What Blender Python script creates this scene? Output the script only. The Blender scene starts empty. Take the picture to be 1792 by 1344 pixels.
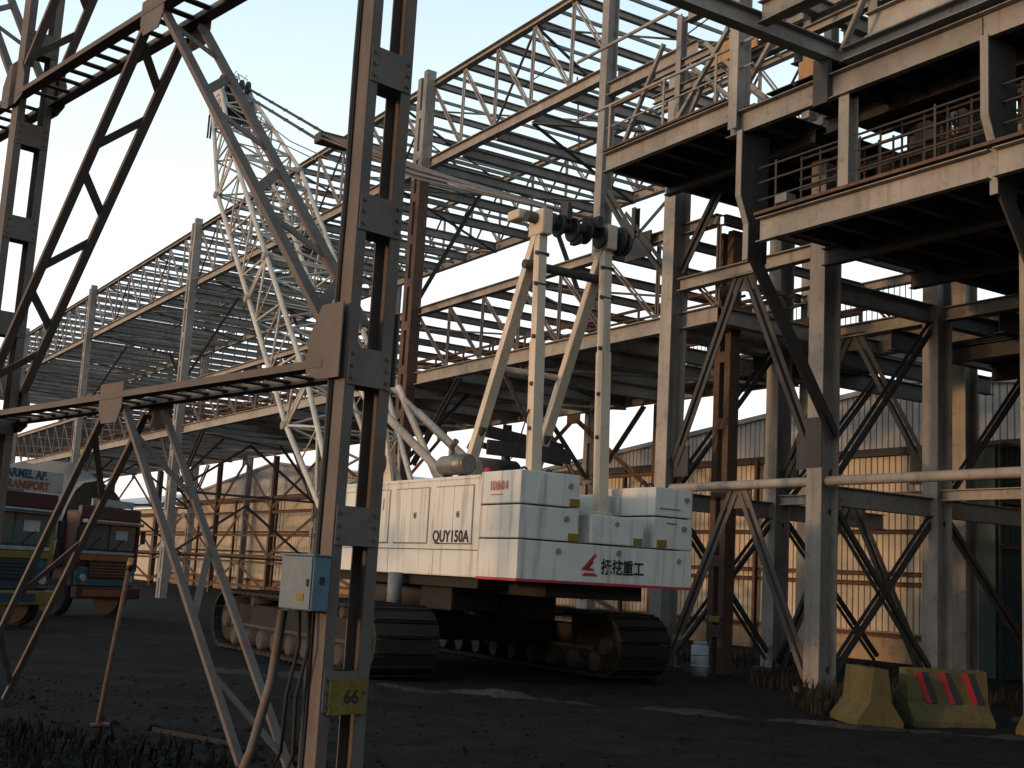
import bpy, bmesh, math, random
from mathutils import Vector as V, Matrix as M
random.seed(7)
S = bpy.context.scene
C = S.collection
RAD = math.radians

# ------------------------------------------------------------------ camera
EYE = 1.62
def make_camera():
    h, p, r = RAD(32.6), RAD(8.93), RAD(3.2)
    fw0 = V((math.sin(h), math.cos(h), 0)); rt0 = V((math.cos(h), -math.sin(h), 0)); up = V((0, 0, 1))
    f = math.cos(p)*fw0 + math.sin(p)*up; u0 = -math.sin(p)*fw0 + math.cos(p)*up
    R = math.cos(r)*rt0 + math.sin(r)*u0; U = -math.sin(r)*rt0 + math.cos(r)*u0
    cd = bpy.data.cameras.new('camera'); co = bpy.data.objects.new('camera', cd); C.objects.link(co)
    cd.sensor_fit = 'HORIZONTAL'; cd.sensor_width = 36; cd.lens = 36*2150/1792
    cd.clip_start = .05; cd.clip_end = 3000
    m = M.Identity(4)
    for i in range(3):
        m[i][0], m[i][1], m[i][2] = R[i], U[i], -f[i]
    m[0][3], m[1][3], m[2][3] = 0, 0, EYE
    co.matrix_world = m
    S.camera = co
make_camera()

# ------------------------------------------------------------------ sky and sun (low evening sun from -X)
SUN_EL = 7.0
SUN_DIR = V((-1.0, .05, 0)).normalized()*math.cos(RAD(SUN_EL)) + V((0, 0, math.sin(RAD(SUN_EL))))
W = bpy.data.worlds.new('World'); S.world = W; W.use_nodes = True
nt = W.node_tree
bg = nt.nodes['Background']
sk = nt.nodes.new('ShaderNodeTexSky'); sk.sky_type = 'NISHITA'; sk.sun_disc = False
sk.sun_elevation = RAD(SUN_EL); sk.sun_rotation = math.atan2(SUN_DIR.x, SUN_DIR.y)
sk.air_density = 1.0; sk.dust_density = 2.5; sk.ozone_density = 1.0
def world_sky():
    n, l = nt.nodes, nt.links
    tc = n.new('ShaderNodeTexCoord'); sp = n.new('ShaderNodeSeparateXYZ'); l.new(tc.outputs['Generated'], sp.inputs[0])
    cr = n.new('ShaderNodeValToRGB'); l.new(sp.outputs['Z'], cr.inputs[0])
    e = cr.color_ramp.elements
    e[0].position = 0; e[0].color = (1.0, .86, .86, 1)
    e[1].position = 1; e[1].color = (.16, .25, .34, 1)
    for p, c in ((.12, (1.0, .95, .97)), (.3, (.84, .96, 1.0)), (.5, (.5, .67, .78))):
        x = e.new(p); x.color = (*c, 1)
    mx = n.new('ShaderNodeMix'); mx.data_type = 'RGBA'; mx.blend_type = 'ADD'; mx.inputs[0].default_value = 1
    sc = n.new('ShaderNodeVectorMath'); sc.operation = 'SCALE'; sc.inputs['Scale'].default_value = .45; l.new(sk.outputs['Color'], sc.inputs[0])
    s2 = n.new('ShaderNodeVectorMath'); s2.operation = 'SCALE'; s2.inputs['Scale'].default_value = 7.3; l.new(cr.outputs['Color'], s2.inputs[0])
    l.new(sc.outputs[0], mx.inputs[6]); l.new(s2.outputs[0], mx.inputs[7])
    l.new(mx.outputs[2], bg.inputs['Color'])
world_sky(); bg.inputs['Strength'].default_value = .15
sl = bpy.data.lights.new('sun', 'SUN'); sl.energy = 1.75; sl.angle = RAD(4); sl.color = (1, .6, .32)
so = bpy.data.objects.new('sun', sl); C.objects.link(so)
so.rotation_euler = SUN_DIR.to_track_quat('Z', 'Y').to_euler()
S.view_settings.view_transform = 'Standard'; S.view_settings.look = 'None'
S.view_settings.exposure = 0.0; S.view_settings.gamma = 1; S.view_settings.use_curve_mapping = False
S.render.engine = 'CYCLES'

# ------------------------------------------------------------------ materials (all procedural, world-space wear)
def mat(name, base, rough=.7, metal=0., wear=None, wear_amt=.5, scale=1.6, streak=0., streak_col=(.06, .035, .02),
        var=.25, bump=.15, bump_scale=30, thresh=.5, spec=.3):
    m = bpy.data.materials.new(name); m.use_nodes = True
    n = m.node_tree.nodes; l = m.node_tree.links
    b = n['Principled BSDF']; b.inputs['Roughness'].default_value = rough; b.inputs['Metallic'].default_value = metal
    b.inputs['Specular IOR Level'].default_value = spec
    geo = n.new('ShaderNodeNewGeometry')
    def noise(sc, mp=None, det=5, ro=.6):
        t = n.new('ShaderNodeTexNoise'); t.inputs['Scale'].default_value = sc
        t.inputs['Detail'].default_value = det; t.inputs['Roughness'].default_value = ro
        if mp:
            q = n.new('ShaderNodeMapping'); q.inputs['Scale'].default_value = mp
            l.new(geo.outputs['Position'], q.inputs['Vector']); l.new(q.outputs[0], t.inputs['Vector'])
        else:
            l.new(geo.outputs['Position'], t.inputs['Vector'])
        return t
    def ramp(src, a, c):
        r = n.new('ShaderNodeMapRange'); r.inputs[1].default_value = a; r.inputs[2].default_value = c
        l.new(src, r.inputs[0]); return r.outputs[0]
    def mix(a, bcol, fac, blend='MIX'):
        x = n.new('ShaderNodeMix'); x.data_type = 'RGBA'; x.blend_type = blend
        if isinstance(fac, float): x.inputs[0].default_value = fac
        else: l.new(fac, x.inputs[0])
        for k, s in ((6, a), (7, bcol)):
            if isinstance(s, tuple): x.inputs[k].default_value = (*s, 1)
            else: l.new(s, x.inputs[k])
        return x.outputs[2]
    def scaled(src, k):
        q = n.new('ShaderNodeMath'); q.operation = 'MULTIPLY'; q.inputs[1].default_value = k; l.new(src, q.inputs[0]); return q.outputs[0]
    col = base
    dark = tuple(c*(1-var) for c in base); lite = tuple(min(1, c*(1+var*.6)) for c in base)
    big = noise(scale*.6)
    col = mix(dark, lite, ramp(big.outputs[0], .3, .7))
    oi = n.new('ShaderNodeObjectInfo')
    mr = n.new('ShaderNodeMapRange'); mr.inputs[3].default_value = 1-var*.5; mr.inputs[4].default_value = 1+var*.3
    l.new(oi.outputs['Random'], mr.inputs[0])
    vm = n.new('ShaderNodeVectorMath'); vm.operation = 'SCALE'; l.new(col, vm.inputs[0]); l.new(mr.outputs[0], vm.inputs['Scale'])
    col = vm.outputs[0]
    if wear:
        w = noise(scale*3.2, det=8, ro=.68)
        col = mix(col, wear, scaled(ramp(w.outputs[0], thresh, thresh+.16), wear_amt))
    if streak:
        st = noise(1.0, (7, 7, .55), det=6)
        col = mix(col, streak_col, scaled(ramp(st.outputs[0], .53, .75), streak))
    l.new(col, b.inputs['Base Color'])
    if bump:
        f = noise(bump_scale, det=4)
        bp = n.new('ShaderNodeBump'); bp.inputs['Strength'].default_value = bump; bp.inputs['Distance'].default_value = .02
        l.new(f.outputs[0], bp.inputs['Height']); l.new(bp.outputs[0], b.inputs['Normal'])
    return m

RUST = (.105, .048, .024)
MT = {}
MT['steel'] = mat('weathered_steel', (.23, .215, .195), .72, 0, RUST, .55, 1.4, .3, thresh=.52)
MT['steel_tan'] = mat('primer_steel', (.275, .25, .222), .72, 0, RUST, .5, 2.0, .5, thresh=.54)  # weathered tan primer, a paler coat than the plain steel
MT['rust'] = mat('rusty_steel', (.1, .058, .04), .8, 0, (.055, .028, .018), .7, 2.0, .3, thresh=.47)
MT['brown'] = mat('brown_steel', (.115, .095, .083), .75, 0, (.12, .062, .038), .75, 2.2, .5, thresh=.5)
MT['dark'] = mat('dark_steel', (.04, .04, .04), .7, 0, (.07, .04, .025), .6, 2.5, .0)
MT['plate'] = mat('deck_plate', (.02, .02, .02), .85, 0, (.06, .035, .02), .6, 1.5)
MT['white'] = mat('crane_white', (.56, .545, .505), .55, 0, (.24, .18, .12), .38, 1.4, .7, (.12, .085, .055), var=.1, bump=.03, thresh=.6, spec=.4)
MT['cream'] = mat('crane_cream', (.53, .435, .33), .5, 0, (.25, .15, .08), .45, 1.6, .4, (.16, .09, .05), var=.12, bump=.04, thresh=.56)
MT['patch'] = mat('bare_patch', (.23, .2, .16), .8, var=.3)
MT['red'] = mat('red_paint', (.42, .035, .04), .55, 0, (.1, .05, .04), .4, 2)
MT['redfade'] = mat('faded_red_paint', (.55, .17, .11), .7, 0, (.6, .5, .42), .7, 5, thresh=.46)
MT['black'] = mat('black_paint', (.018, .019, .022), .6, var=.2)
MT['track'] = mat('track_steel', (.017, .015, .013), .85, 0, (.028, .02, .014), .7, 3)
MT['rope'] = mat('wire_rope', (.15, .12, .1), .6, .3, var=.3)
MT['muffler'] = mat('muffler_steel', (.2, .18, .165), .45, .5, RUST, .3, 3)
MT['sheet'] = mat('cladding_sheet', (.48, .41, .315), .6, 0, (.21, .145, .08), .35, .9, .45, (.2, .12, .06), var=.2, bump=.03, thresh=.55)
MT['sheet_up'] = mat('upper_cladding_sheet', (.52, .485, .45), .55, 0, (.26, .21, .16), .3, .8, .25, (.2, .15, .11), var=.15, bump=.03, thresh=.58)
MT['roof'] = mat('roof_sheet', (.42, .42, .42), .5, 0, (.2, .18, .15), .3, .6, bump=.03)
MT['shedgreen'] = mat('dark_green_sheet', (.035, .06, .062), .7, 0, (.05, .04, .03), .4, 1)
MT['brick'] = mat('plinth_plaster', (.3, .22, .14), .9, 0, (.12, .09, .06), .6, 1.2, .4)
MT['soil'] = mat('soil', (.012, .0113, .0108), .98, 0, (.0045, .0045, .0045), .85, .7, spec=.08, bump=.6, bump_scale=7, thresh=.45)
MT['dust'] = mat('pale_dust', (.034, .033, .032), .95, 0, (.008, .008, .008), .95, 1.3, spec=.1, bump=.7, bump_scale=14, thresh=.5)
MT['stone'] = mat('stones', (.012, .012, .012), .95, spec=.1, var=.5)
MT['weed'] = mat('dry_weeds', (.02, .016, .009), .9, var=.4)
MT['grass'] = mat('scrub_grass', (.006, .007, .005), .9, spec=.1, var=.4)
MT['yellow'] = mat('yellow_paint', (.2, .135, .012), .6, 0, (.1, .07, .03), .5, 5, .3, thresh=.52)
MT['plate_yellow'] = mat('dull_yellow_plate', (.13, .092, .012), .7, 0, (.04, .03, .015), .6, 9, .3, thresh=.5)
MT['barrier'] = mat('barrier_yellow', (.085, .069, .024), .85, 0, (.035, .032, .025), .65, 3, .4, thresh=.48)
MT['redmark'] = mat('red_stripe', (.3, .012, .02), .6, var=.15)
MT['ochre'] = mat('ochre_primer', (.34, .2, .09), .75, 0, RUST, .5, 3, .3)
MT['boom'] = mat('boom_grey_cream', (.46, .43, .38), .6, 0, (.16, .1, .06), .45, 3, .3, thresh=.55)
MT['boxgrey'] = mat('panel_grey', (.115, .135, .148), .5, 0, (.25, .22, .18), .25, 3, .15, var=.08, bump=.02)
MT['boxblue'] = mat('panel_blue', (.075, .13, .17), .5, 0, (.2, .2, .2), .25, 3, .15, var=.08, bump=.02)
MT['rubber'] = mat('rubber', (.02, .02, .021), .85, var=.3)
MT['drum'] = mat('white_plastic', (.36, .4, .43), .5, 0, (.3, .27, .22), .3, 4, .2, var=.08)
MT['tarp'] = mat('grey_tarpaulin', (.15, .145, .14), .85, 0, (.1, .09, .075), .6, 2.4, bump=.5, bump_scale=6)
MT['t_blue'] = mat('truck_blue', (0.018, 0.045, 0.09), .45, 0, (.05, .05, .06), .3, 5)
MT['t_teal'] = mat('truck_teal', (0.03, 0.1, 0.11), .45, 0, (.05, .05, .06), .3, 5)
MT['t_yel'] = mat('truck_yellow', (0.17, 0.13, 0.03), .45, 0, (.2, .12, .05), .35, 5)
MT['t_org'] = mat('truck_orange', (0.22, 0.07, 0.025), .45, 0, (.2, .12, .05), .35, 5)
MT['t_maroon'] = mat('truck_maroon', (0.05, 0.014, 0.016), .45, var=.3)
MT['t_white'] = mat('truck_white', (0.3, 0.3, 0.29), .5, 0, (.25, .22, .18), .35, 5)
MT['t_green'] = mat('truck_green', (0.05, 0.18, 0.1), .45, var=.2)
MT['t_navy'] = mat('sign_navy', (.01, .05, .09), .6, var=.1)
g = bpy.data.materials.new('windscreen_glass'); g.use_nodes = True
gb = g.node_tree.nodes['Principled BSDF']; gb.inputs['Base Color'].default_value = (.035, .07, .08, 1); gb.inputs['Roughness'].default_value = .08
MT['glass'] = g

# ------------------------------------------------------------------ builders
PW = {}
def link(o, par=None, mw=None):
    C.objects.link(o)
    mw = mw or M.Identity(4)
    if par is not None:
        o.parent = par; o.matrix_parent_inverse = PW[par.name].inverted()
    o.matrix_basis = mw
    PW[o.name] = mw
    return o
def tag(o, label=None, cat=None, group=None, kind=None):
    if label: o['label'] = label
    if cat: o['category'] = cat
    if group: o['group'] = group
    if kind: o['kind'] = kind
    return o
def thing(name, loc, label, cat, group=None):
    o = bpy.data.objects.new(name, None); o.empty_display_size = .3
    return tag(link(o, None, M.Translation(V(loc))), label, cat, group)

def poly_I(w, h, tf=.018, tw=.012):
    a, b, t = w/2, h/2, tw/2
    return [[(-a, -b), (a, -b), (a, -b+tf), (t, -b+tf), (t, b-tf), (a, b-tf), (a, b), (-a, b), (-a, b-tf), (-t, b-tf), (-t, -b+tf), (-a, -b+tf)]]
def poly_C(w, h, t=.014):
    a, b = w/2, h/2
    return [[(-a, -b), (a, -b), (a, -b+t), (-a+t, -b+t), (-a+t, b-t), (a, b-t), (a, b), (-a, b)]]
def poly_L(w, t=.01):
    a = w/2
    return [[(-a, -a), (a, -a), (a, -a+t), (-a+t, -a+t), (-a+t, a), (-a, a)]]
def poly_2L(w, gap=.05, t=.01):
    p = poly_L(w, t)[0]; s = gap/2 + w/2
    return [[(x+s, y) for x, y in p], [(-x-s, y) for x, y in reversed(p)]]
def poly_box(w, h):
    a, b = w/2, h/2; return [[(-a, -b), (a, -b), (a, b), (-a, b)]]
def poly_tube(r, n=10):
    return [[(r*math.cos(2*math.pi*i/n), r*math.sin(2*math.pi*i/n)) for i in range(n)]]
POLY = {'I': poly_I, 'C': poly_C, 'L': poly_L, '2L': poly_2L, 'box': poly_box, 'tube': poly_tube}
MC = {}
def prof_mesh(prof, m):
    k = (prof, m)
    if k in MC: return MC[k]
    vs, fs = [], []
    for p in POLY[prof[0]](*prof[1:]):
        n, o = len(p), len(vs)
        vs += [(x, y, 0) for x, y in p] + [(x, y, 1) for x, y in p]
        fs += [[o+i, o+(i+1) % n, o+n+(i+1) % n, o+n+i] for i in range(n)]
        fs += [[o+i for i in reversed(range(n))], [o+n+i for i in range(n)]]
    me = bpy.data.meshes.new('section'); me.from_pydata(vs, [], fs); me.materials.append(MT[m])
    if prof[0] == 'tube':
        for q in me.polygons: q.use_smooth = len(q.vertices) == 4
    MC[k] = me
    return me
def member(name, par, p0, p1, prof, m='steel', up=(0, 0, 1)):
    p0, p1 = V(p0), V(p1); d = p1-p0; L = d.length; z = d/L; up = V(up)
    if abs(z.dot(up.normalized())) > .985: up = V((1, 0, 0)) if abs(z.x) < .9 else V((0, 1, 0))
    y = (up - z*up.dot(z)).normalized(); x = y.cross(z)
    mw = M(((x.x, y.x, z.x*L, p0.x), (x.y, y.y, z.y*L, p0.y), (x.z, y.z, z.z*L, p0.z), (0, 0, 0, 1)))
    return link(bpy.data.objects.new(name, prof_mesh(prof, m)), par, mw)
def mesh_obj(name, par, vs, fs, m, mw=None, smooth=False):
    me = bpy.data.meshes.new(name); me.from_pydata([tuple(v) for v in vs], [], fs); me.update()
    for k in (m if isinstance(m, (list, tuple)) else [m]): me.materials.append(MT[k])
    if smooth:
        for p in me.polygons: p.use_smooth = True
    return link(bpy.data.objects.new(name, me), par, mw)
BC = {}
def box(name, par, lo, hi, m, bev=.0, mw=None):
    """box between two corners in the local frame mw (world if None), optionally bevelled"""
    lo, hi = V(lo), V(hi); s = hi-lo; key = (round(s.x, 4), round(s.y, 4), round(s.z, 4), m, bev)
    if key not in BC:
        bm = bmesh.new(); bmesh.ops.create_cube(bm, size=1); bmesh.ops.scale(bm, vec=s, verts=bm.verts)
        if bev: bmesh.ops.bevel(bm, geom=bm.edges, offset=bev, segments=2, affect='EDGES', profile=.6)
        me = bpy.data.meshes.new(name); bm.to_mesh(me); bm.free(); me.materials.append(MT[m]); BC[key] = me
    c = M.Translation((lo+hi)/2)
    return link(bpy.data.objects.new(name, BC[key]), par, (mw @ c) if mw else c)
def cyl(name, par, p0, p1, r, m, n=20, bev=0., r1=None):
    p0, p1 = V(p0), V(p1); d = p1-p0; L = d.length
    bm = bmesh.new()
    bmesh.ops.create_cone(bm, cap_ends=True, segments=n, radius1=r, radius2=r if r1 is None else r1, depth=L)
    if bev:
        bmesh.ops.bevel(bm, geom=[e for e in bm.edges if abs(abs(e.verts[0].co.z)-L/2) < 1e-5 and abs(e.verts[0].co.z-e.verts[1].co.z) < 1e-5], offset=bev, segments=3, affect='EDGES')
    me = bpy.data.meshes.new(name); bm.to_mesh(me); bm.free(); me.materials.append(MT[m])
    for p in me.polygons: p.use_smooth = len(p.vertices) == 4
    mw = M.Translation((p0+p1)/2) @ d.to_track_quat('Z', 'Y').to_matrix().to_4x4()
    return link(bpy.data.objects.new(name, me), par, mw)
def tube_path(name, par, pts, r, m, n=6):
    pts = [V(p) for p in pts]; vs, fs = [], []
    for i, p in enumerate(pts):
        d = (pts[min(i+1, len(pts)-1)]-pts[max(i-1, 0)]).normalized()
        a = d.cross(V((0, 0, 1)) if abs(d.z) < .9 else V((1, 0, 0))).normalized(); b = d.cross(a)
        vs += [p + r*(math.cos(2*math.pi*k/n)*a + math.sin(2*math.pi*k/n)*b) for k in range(n)]
        if i:
            o = (i-1)*n
            fs += [[o+k, o+(k+1) % n, o+n+(k+1) % n, o+n+k] for k in range(n)]
    fs += [list(range(n)), [len(vs)-1-k for k in range(n)]]
    return mesh_obj(name, par, vs, fs, m, smooth=True)
def extrude_poly(name, par, pts, off, m):
    """flat polygon pts thickened by the vector off"""
    n = len(pts); off = V(off); vs = [V(p) for p in pts]+[V(p)+off for p in pts]
    fs = [list(range(n)), [2*n-1-i for i in range(n)]] + [[i, i+n, (i+1) % n+n, (i+1) % n] for i in range(n)]
    return mesh_obj(name, par, vs, fs, m)
def text(name, par, s, size, m, origin, xdir, ydir, ext=.003, sx=1., bold=.0):
    cu = bpy.data.curves.new(name, 'FONT'); cu.body = s; cu.size = size; cu.extrude = ext; cu.offset = bold
    cu.align_x = 'CENTER'; cu.align_y = 'CENTER'; cu.resolution_u = 3
    to = bpy.data.objects.new(name+'_tmp', cu); C.objects.link(to)
    bpy.context.view_layer.update()
    me = bpy.data.meshes.new_from_object(to.evaluated_get(bpy.context.evaluated_depsgraph_get()))
    bpy.data.objects.remove(to); me.materials.clear(); me.materials.append(MT[m])
    x, y = V(xdir).normalized(), V(ydir).normalized(); z = x.cross(y)
    mw = M(((x.x*sx, y.x, z.x, origin[0]), (x.y*sx, y.y, z.y, origin[1]), (x.z*sx, y.z, z.z, origin[2]), (0, 0, 0, 1)))
    return link(bpy.data.objects.new(name, me), par, mw)
def lerp(a, b, t): return V(a)*(1-t)+V(b)*t

# ------------------------------------------------------------------ ground
def hills(x, y):
    from mathutils import noise as N
    z = .045*N.noise(V((x*.35, y*.35, 0))) + .03*N.noise(V((x*1.1, y*1.1, 3)))
    u = x*.77+y*.63; v = x*.63-y*.77                            # ruts run along the haul road
    for c, wd in ((11.3, .22), (12.9, .25), (14.1, .2), (9.6, .22), (15.6, .25)):
        q = (u-c-.25*N.noise(V((v*.18, c, 0))))/wd
        z += (-.05*math.exp(-q*q)+.03*math.exp(-(abs(q)-1.8)**2))*(.6+.6*N.noise(V((v*.7, c, 4))))
    d = math.hypot(x-2.2, y-9.0)
    z += .10*max(0, 1-d/3.0)*(1+.8*N.noise(V((x*2, y*2, 5))))
    return z
def build_ground():
    ax = [-320, -160, -80, -40, -20, -10, -5] + [-2+.17*i for i in range(168)] + [28, 32, 40, 60, 100, 180, 340]
    ay = [-300, -120, -50, -20, -8] + [-2+.17*i for i in range(186)] + [31, 34, 38, 44, 52, 62, 80, 110, 180, 400]
    vs = [(x, y, hills(x, y) if -6 < x < 28 and -8 < y < 40 else 0) for y in ay for x in ax]
    nx = len(ax)
    fs = [[j*nx+i, j*nx+i+1, (j+1)*nx+i+1, (j+1)*nx+i] for j in range(len(ay)-1) for i in range(nx-1)]
    tag(mesh_obj('ground', None, vs, fs, 'soil', smooth=True), kind='structure')
build_ground()

def windrow():
    """low ragged ridge of pale dust left along the edge of the haul road"""
    from mathutils import noise as N
    pts = [(6.6, 18.4), (7.6, 16.5), (8.4, 15.5), (9.4, 14.3), (10.5, 13.05), (11.6, 11.8), (12.6, 10.6), (13.6, 9.4), (15.2, 7.6), (17.5, 5)]
    vs, fs = [], []
    n = 0; rows = []
    for a, b in zip(pts, pts[1:]):
        for k in range(12): rows.append(lerp((*a, 0), (*b, 0), k/12))
    for i, p in enumerate(rows):
        d = (rows[min(i+1, len(rows)-1)]-rows[max(i-1, 0)]).normalized(); s = V((d.y, -d.x, 0))
        for j in range(7):
            t = j/6*2-1; w = max(.05, .26+.5*N.noise(p*.8)+.2*N.noise(p*3.1))
            q = p+s*t*w+s*.25*N.noise(p*.5)
            z = hills(q.x, q.y)-.01+(.035+.09*N.noise(V((q.x*1.3, q.y*1.3, 1)))+.04*N.noise(V((q.x*4, q.y*4, 2))))*(1-t*t)
            vs.append((q.x, q.y, z))
        if i: fs += [[(i-1)*7+j, (i-1)*7+j+1, i*7+j+1, i*7+j] for j in range(6)]
    tag(mesh_obj('dust_ridge', None, vs, fs, 'dust', smooth=True), 'low pale ridge of dust along the dark haul road', 'dust', kind='stuff')
windrow()

def scatter(name, n, region, size, m, label, cat, seed):
    rnd = random.Random(seed); vs, fs = [], []
    for _ in range(n):
        x, y = region(rnd); z = hills(x, y); s = size*(.35+rnd.random()**3*1.6)
        o = len(vs)
        q = [V((rnd.uniform(.6, 1.1), 0, 0)), V((0, rnd.uniform(.6, 1.1), 0)), V((-rnd.uniform(.6, 1.1), 0, .1)), V((0, -rnd.uniform(.6, 1.1), 0)), V((rnd.uniform(-.3, .3), rnd.uniform(-.3, .3), rnd.uniform(.4, .9))), V((0, 0, -.5))]
        R = M.Rotation(rnd.random()*6.28, 3, 'Z')
        vs += [V((x, y, z))+R @ (v*s) for v in q]
        fs += [[o+a, o+b, o+4] for a, b in ((0, 1), (1, 2), (2, 3), (3, 0))]+[[o+b, o+a, o+5] for a, b in ((0, 1), (1, 2), (2, 3), (3, 0))]
    tag(mesh_obj(name, None, vs, fs, m), label, cat, kind='stuff')
scatter('rubble', 3200, lambda r: (r.gauss(2.3, 1.2), r.gauss(8.6, 2.2)), .045, 'stone', 'dark broken stones heaped round the trestle feet', 'rubble', 3)
scatter('gravel', 5200, lambda r: (r.uniform(1, 17), r.uniform(5, 17)), .022, 'stone', 'dark loose gravel scattered over the haul road', 'gravel', 4)

def weeds(name, spots, label, seed, hgt=.5, m='weed'):
    rnd = random.Random(seed); vs, fs = [], []
    for (cx, cy, r, n) in spots:
        for _ in range(n):
            a, q = rnd.random()*6.28, r*math.sqrt(rnd.random()); x, y = cx+q*math.cos(a), cy+q*math.sin(a); z = hills(x, y)-.02
            h = hgt*rnd.uniform(.35, 1.1); b = rnd.random()*6.28; lean = V((math.cos(b), math.sin(b), 0))*h*rnd.uniform(.1, .6)
            s = V((-math.sin(b), math.cos(b), 0))*rnd.uniform(.008, .02); o = len(vs); p = V((x, y, z))
            vs += [p-s, p+s, p+lean*.4+V((0, 0, h*.6))+s*.8, p+lean*.4+V((0, 0, h*.6))-s*.8, p+lean+V((0, 0, h))]
            fs += [[o, o+1, o+2, o+3], [o+3, o+2, o+4]]
    tag(mesh_obj(name, None, vs, fs, m), label, 'weeds', kind='stuff')

# ------------------------------------------------------------------ long gallery: stacked trusses on columns
XT, XR = 16.0, 22.2
Z4, Z3, Z2, Z1 = 15.62, 13.2, 8.85, 6.93
def build_gallery():
    G = thing('truss_gallery', (19, 60, 0), 'long bare steel gallery of stacked trusses on tall columns behind the crane', 'gallery')
    spans = ((21.4, 30.05, 5), (30.05, 50.2, 10), (50.2, 67.2, 8), (67.2, 84, 8), (84, 101, 8))
    ys = [a+(b-a)*i/n for a, b, n in spans for i in range(n)]+[101.0]; YE = 101.0
    yy = [17.7, 19.55]+ys
    rnd = random.Random(11)
    for X in (XT, XR):
        chord_mat = 'steel_tan'
        for Z, h, y0 in ((Z4, .18, 21.4), (Z3, .3, 21.4), (Z2, .22, 17.7), (Z1, .34, 17.7)):
            cuts = [y0]+[q for q in (21.4, 30.05, 40.1, 50.2, 58.7, 67.2, 75.6, 84, 92.5, 101) if q > y0]
            for a, b in zip(cuts, cuts[1:]):                  # chords come in lengths
                member('chord', G, (X, a, Z), (X, b-.012, Z), ('I', .2, h), chord_mat)
        for i, y in enumerate(ys):
            pr = ('2L', .05, .045) if y < 60 else ('L', .08)
            member('truss_post', G, (X, y, Z3+.15), (X, y, Z4-.09), pr, 'steel', (1, 0, 0))
            if i: member('truss_diagonal', G, (X, y, Z4-.09), (X, ys[i-1], Z3+.15), pr, 'steel', (1, 0, 0))
            if i and (i % 3 == 0 or X == XR): member('counter_brace', G, (X+.03, ys[i-1], Z4-.09), (X+.03, y, Z3+.15), ('L', .05), 'dark', (1, 0, 0))
        for i, y in enumerate(yy):
            member('truss_post', G, (X, y, Z1+.17), (X, y, Z2-.11), ('2L', .045, .04), 'brown', (1, 0, 0))
            if i: member('truss_diagonal', G, (X, y, Z2-.11), (X, yy[i-1], Z1+.17), ('2L', .045, .04), 'brown', (1, 0, 0))
    # cross beams of the four decks
    for a, b in zip(ys, ys[1:]):                               # light secondary purlins and sag bars between the main beams
        m_ = (a+b)/2+rnd.uniform(-.12, .12)
        member('light_purlin', G, (XT+.1, m_, Z4-.02), (XR-.1, m_, Z4-.02+rnd.uniform(-.03, .03)), ('C', .05, .09), 'steel')
        if rnd.random() < .6: member('light_purlin', G, (XT+.1, m_, Z3-.05), (XR-.1, m_, Z3-.05), ('C', .05, .1), 'steel')
        if rnd.random() < .5: member('sag_bar', G, (XT+rnd.uniform(1, 5), a, Z4-.05), (XT+rnd.uniform(1, 5), b, Z4-.05), ('L', .04), 'dark')
        if rnd.random() < .4: member('sag_bar', G, (XT+rnd.uniform(.5, 5.5), a, Z3-.2), (XT+rnd.uniform(.5, 5.5), a+rnd.uniform(-.2, .2), Z4-.1), ('L', .05), 'dark')
    for i, y in enumerate(ys):
        member('roof_beam', G, (XT+.1, y, Z4+.02), (XR-.1, y, Z4+.02), ('I', .14, .19))
        member('floor_beam', G, (XT+.1, y, Z3-.06), (XR-.1, y, Z3-.06), ('I', .2, .27))
    for y in [q for q in ys if q > 50]:                         # the gallery widens beyond the third column
        member('roof_beam', G, (XR+.1, y, Z4+.02), (25.4, y, Z4+.02), ('I', .14, .19))
        member('floor_beam', G, (XR+.1, y, Z3-.06), (25.4, y, Z3-.06), ('I', .2, .27))
        member('truss_post', G, (25.5, y, Z3+.15), (25.5, y, Z4-.09), ('L', .08), 'steel', (1, 0, 0))
    for Z, h in ((Z4, .18), (Z3, .3)):
        for a, b in ((50.2, 67.2), (67.2, 84), (84, 101)): member('chord', G, (25.5, a, Z), (25.5, b-.012, Z), ('I', .2, h), 'steel_tan')
    for y in (50.2, 67.2, 84, 101): member('column', G, (25.5, y, 0), (25.5, y, Z4), ('I', .24, .3), 'steel', (1, 0, 0))
    for i, y in enumerate(yy):
        member('purlin', G, (XT+.1, y, Z2+.02), (XR-.1, y, Z2+.02), ('I', .14, .2), 'brown')
        member('deck_beam', G, (XT+.1, y, Z1-.02), (XR-.1, y, Z1-.02), ('I', .22, .34), 'steel')
        if i < len(yy)-1:                                      # loose chequer plates, many missing
            w = yy[i+1]-y
            for k in range(4):
                for q in range(3):
                    if y < 48 and rnd.random() < .68:
                        x0 = XT+.15+k*1.5; g = rnd.uniform(.02, .12)
                        box('floor_plate', G, (x0, y+w*q/3+g, Z1+.16+.004*k), (x0+1.46, y+w*(q+1)/3-.015, Z1+.17+.004*k), 'dark')
    # idle conveyor strings, pipes and clutter standing on the lower deck
    for x, z, r in ((17.0, 7.75, .04), (17.0, 7.55, .03), (18.4, 7.75, .04), (18.4, 7.55, .03), (19.6, 8.3, .05), (20.4, 7.7, .05), (21.2, 8.05, .06), (21.6, 7.5, .05)):
        for a, b in ((18, 30), (30.03, 50), (50.03, 67), (67.03, 84)):
            member('service_pipe', G, (x, a, z+rnd.uniform(-.04, .04)), (x, b, z+rnd.uniform(-.04, .04)), ('tube', r, 8), 'rust')
    y = 18.3
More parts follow.
